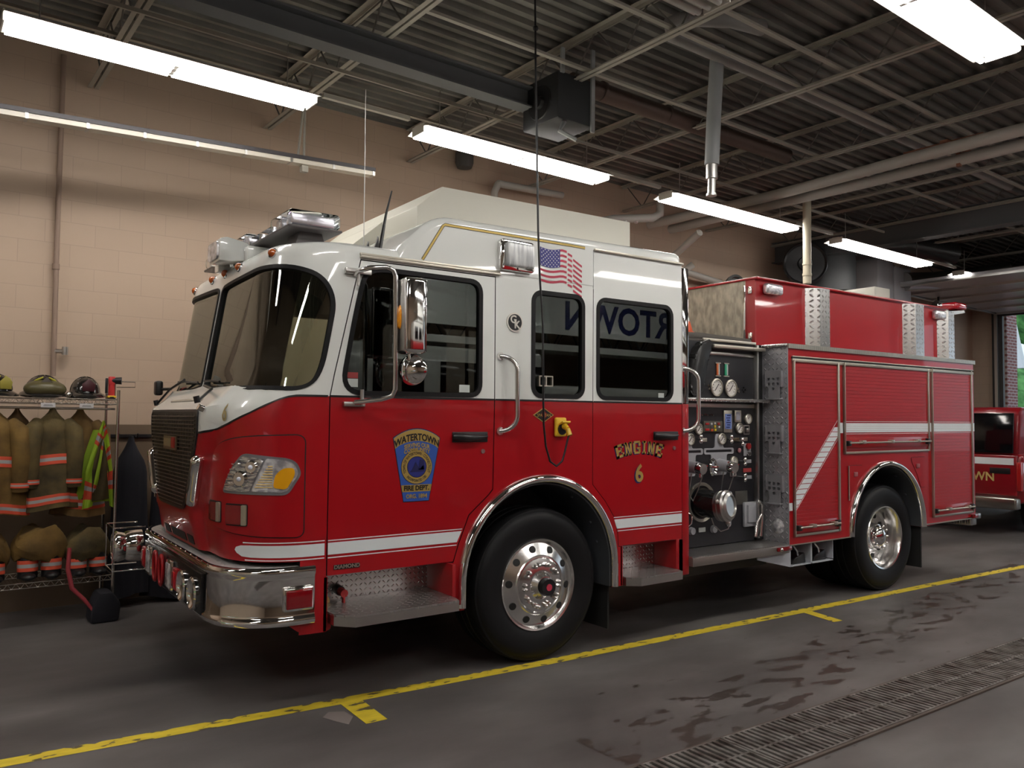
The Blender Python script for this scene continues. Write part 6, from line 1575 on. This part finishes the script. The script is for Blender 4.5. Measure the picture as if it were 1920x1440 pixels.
m = MB(); m.prism([(-.10,0),(.12,0),(.13,.15),(.06,.25),(-.04,.25),(-.09,.12)], 'y', -.12, .12, .03); bobj(m, 'gear_bag', DKC, None, 'black gear bag on the floor by the rack end', 'bag', loc=(-2.22,3.05,0))
garment('dark_coat', -1.93,3.52,1.52,.10,.30,.26,'long black coat hanging beside the rack end','coat',DKC,[],7,sleeves=False)
garment('dark_coat', -1.52,3.55,1.42,.05,.46,.26,'wide black coat hanging behind the engine nose','coat',DKC,[],8,sleeves=False)
m = MB(); m.box(-2.05,-1.3,3.77,3.795,1.50,1.53); 
for k in range(5): m.tube([(-2.0+.16*k,3.78,1.515),(-2.0+.16*k,3.70,1.50),(-2.0+.16*k,3.68,1.54)], .007, 6)
o = bobj(m, 'coat_hook_rail', BLACK, None, 'black hook rail on the wall right of the rack', 'hook rail'); rebase(o, (-1.65,3.74,1.6))
# ------------------------------------------------------------------ red pickup behind the engine
PRED = mat('pickup_red', (.22,.003,.008), .3, coat=.4)
PU = empty('pickup_truck', (10.0,2.05,0)); tag(PU, 'dark red pickup with black rear window behind the fire engine', 'pickup truck')
m = MB(); m.box(.02,5.2,-1.0,1.0,.50,1.27,.08,3); m.build('truck_body', PRED, PU)
m = MB(); m.prism([(.05,1.22),(.12,1.92),(.25,2.0),(3.0,1.98),(3.7,1.3),(3.7,1.22)], 'y', -.93, .93, .06); m.build('truck_cap', PRED, PU)
m = MB(); m.prism([(.02,1.28),(.082,1.90),(.10,1.90),(.06,1.28)], 'y', -.88, .88, .006)
for v in m.bm.verts: v.co.x -= .03
m.build('rear_window', mat('black_glass',(.004,.004,.005),.08), PU)
m = MB(); m.box(.4,2.8,-.945,-.93,1.35,1.85,.004); m.build('side_window', MATS['black_glass'], PU)
m = MB(); m.box(-.02,.04,-.94,.94,.62,1.25,.02,3); tg = m.build('tailgate', PRED, PU)
m = MB(); m.box(-.024,-.02,-.90,.94,1.10,1.205); m.build('tailgate_stripe', SCOTCH, tg)
m = MB(); m.box(-.03,-.02,-.85,-.55,.96,1.05,.01); m.build('tailgate_handle', BLACK, tg)
put_text('lettering', 'WATERTOWN', .19, mat('letter_gold',(.55,.42,.15),.4), tg, lambda u,v,d: Vector((-.022-d, -.02-u, .90+v)), bold=.004, sx=.95)
m = MB(); m.box(-.03,.10,-1.0,-.93,.70,1.15,.02); m.box(-.03,.10,.93,1.0,.70,1.15,.02); m.build('tail_light', mat('tail_red',(.4,.01,.01),.2,coat=1), PU)
m = MB(); m.box(-.16,.02,-.98,.98,.42,.60,.03,3); m.build('rear_bumper', mat('bumper_dull',(.35,.33,.30),.25,.9), PU)
for x in (.95,4.3):
    for y in (-.82,.82):
        m = MB().m(0); m.lathe([(.22,.1),(.30,.12),(.37,.09),(.38,0),(.37,-.09),(.30,-.12),(.22,-.1)], (x,y,.38), (0,1,0), 32); m.m(1); m.lathe([(.23,-.08),(.1,-.05),(0,-.05)], (x,y,.38),(0,1,0),24); m.build('wheel', [RUBBER, STEEL], PU)
# ------------------------------------------------------------------ ladder truck in the next bay (seen only as a reflection)
LT = empty('ladder_truck', (6.0,-9.0,0)); tag(LT, 'white and red ladder truck in the next bay behind the camera', 'ladder truck')
m = MB(); m.box(-4.5,6.5,-.2,2.2,.5,1.85,.05); m.build('lower_body', RED, LT)
m = MB(); m.box(-4.5,-.8,-.2,2.2,1.85,2.9,.08); m.box(-.6,6.5,.1,2.0,1.85,2.35,.03); m.build('upper_body', WHITE, LT)
m = MB()
for x in (-4.1,-2.9,-1.7): m.box(x,x+.9,2.19,2.21,1.95,2.65,.004)
m.build('cab_window', MATS['black_glass'], LT)
m = MB(); m.box(-3.2,6.8,1.2,1.9,3.0,3.12); m.box(-3.2,6.8,1.88,1.92,3.30,4.08)
m.build('ladder_sign', WHITE, LT)
put_text('lettering', 'WATERTOWN', .74, NAVY, LT, lambda u,v,d: Vector((2.35-u, 1.925+d, 3.64+v)), bold=.02)
m = MB()
for y in (.3,1.3):
    m.tube([(-3.5,y,3.1),(7,y,3.2)], .05, 8); m.tube([(-3.5,y,3.75),(7,y,3.8)], .04, 8)
    for k in range(26): m.tube([(-3.5+.4*k,y,3.1+(.0 if k%2 else .65)),(-3.1+.4*k,y,3.1+(.65 if k%2 else .0))], .018, 6)
m.build('ladder', POL, LT)
for x in (-2.4,3.2,4.6):
    m = MB().m(0); m.lathe([(.3,.12),(.5,.12),(.54,0),(.5,-.14),(.3,-.14)], (x,2.0,.54), (0,1,0), 40); m.m(1); m.cyl((x,2.0,.54),(x,2.1,.54),.3,seg=32); m.build('wheel', [RUBBER, CHROME], LT)
# ------------------------------------------------------------------ outdoors beyond the doors
m = MB(); m.box(16.2,60,-25,30,-.3,-.02); o = m.build('outside_paving', mat('asphalt',(.10,.10,.10),.9), None); o.rotation_euler=(0,0,BETA); tag(o, kind='structure')
m = MB(); m.box(-40,XW0-.2,-25,30,-.3,-.02); o = m.build('outside_ground', MATS['asphalt'], None); o.rotation_euler=(0,0,BETA); tag(o, kind='structure')
LEAF = mat('leaves', (.08,.22,.06), .8, fn=noise_mix((.03,.13,.03),(.16,.42,.12), 3, 8, .35,.65, bump=1.0, bscale=8))
def bush(name, loc, r, sc, label, seed):
    rnd = random.Random(seed); m = MB()
    for k in range(16):
        a = rnd.uniform(0,6.28); e = rnd.uniform(-.3,1); rr_ = rnd.uniform(.35,.75)*r
        m.sphere((sc[0]*rr_*math.cos(a), sc[1]*rr_*math.sin(a), sc[2]*r*e*.6), r*rnd.uniform(.35,.55), (1,1,.9), 16, 10)
    for v in m.bm.verts: v.co += Vector([rnd.uniform(-.06,.06)*r for _ in range(3)])
    o = m.build(name, LEAF, None, 80); o.location = B(*loc); tag(o, label, 'tree', 'green trees outside the doors'); return o
bush('leafy_tree', (34,8.5,1.2), 4.6, (1,1.6,1), 'bright green trees seen through the far open door', 1)
bush('leafy_tree', (37,2,4.2), 4.6, (1,1.6,1), 'green tree outside the far door, right of the first', 2)
bush('leafy_tree', (33,13,1.5), 3.2, (1,1.6,1), 'green tree outside the far door, left side', 3)
bush('leafy_tree', (40,7,6.0), 3.5, (1,1.5,1), 'taller green tree behind the others outside the far door', 4)
bush('leafy_tree', (-22,1,1.2), 3.5, (1,2.5,.8), 'green trees outside the front windows', 5)
bush('leafy_tree', (-22,-7,1.2), 3.5, (1,2.0,.8), 'green trees outside the front windows, further along', 6)
m = MB(); m.prism([(6.4,3.63),(12,3.63),(12,8),(7.2,8)], 'x', 0, .3); o = m.build('white_awning', mat('awning_white',(.85,.87,.9),.6), None); o.location = B(26,0,0); o.rotation_euler = (0,0,BETA); tag(o, 'bright white canopy gable outside the far open door', 'canopy')
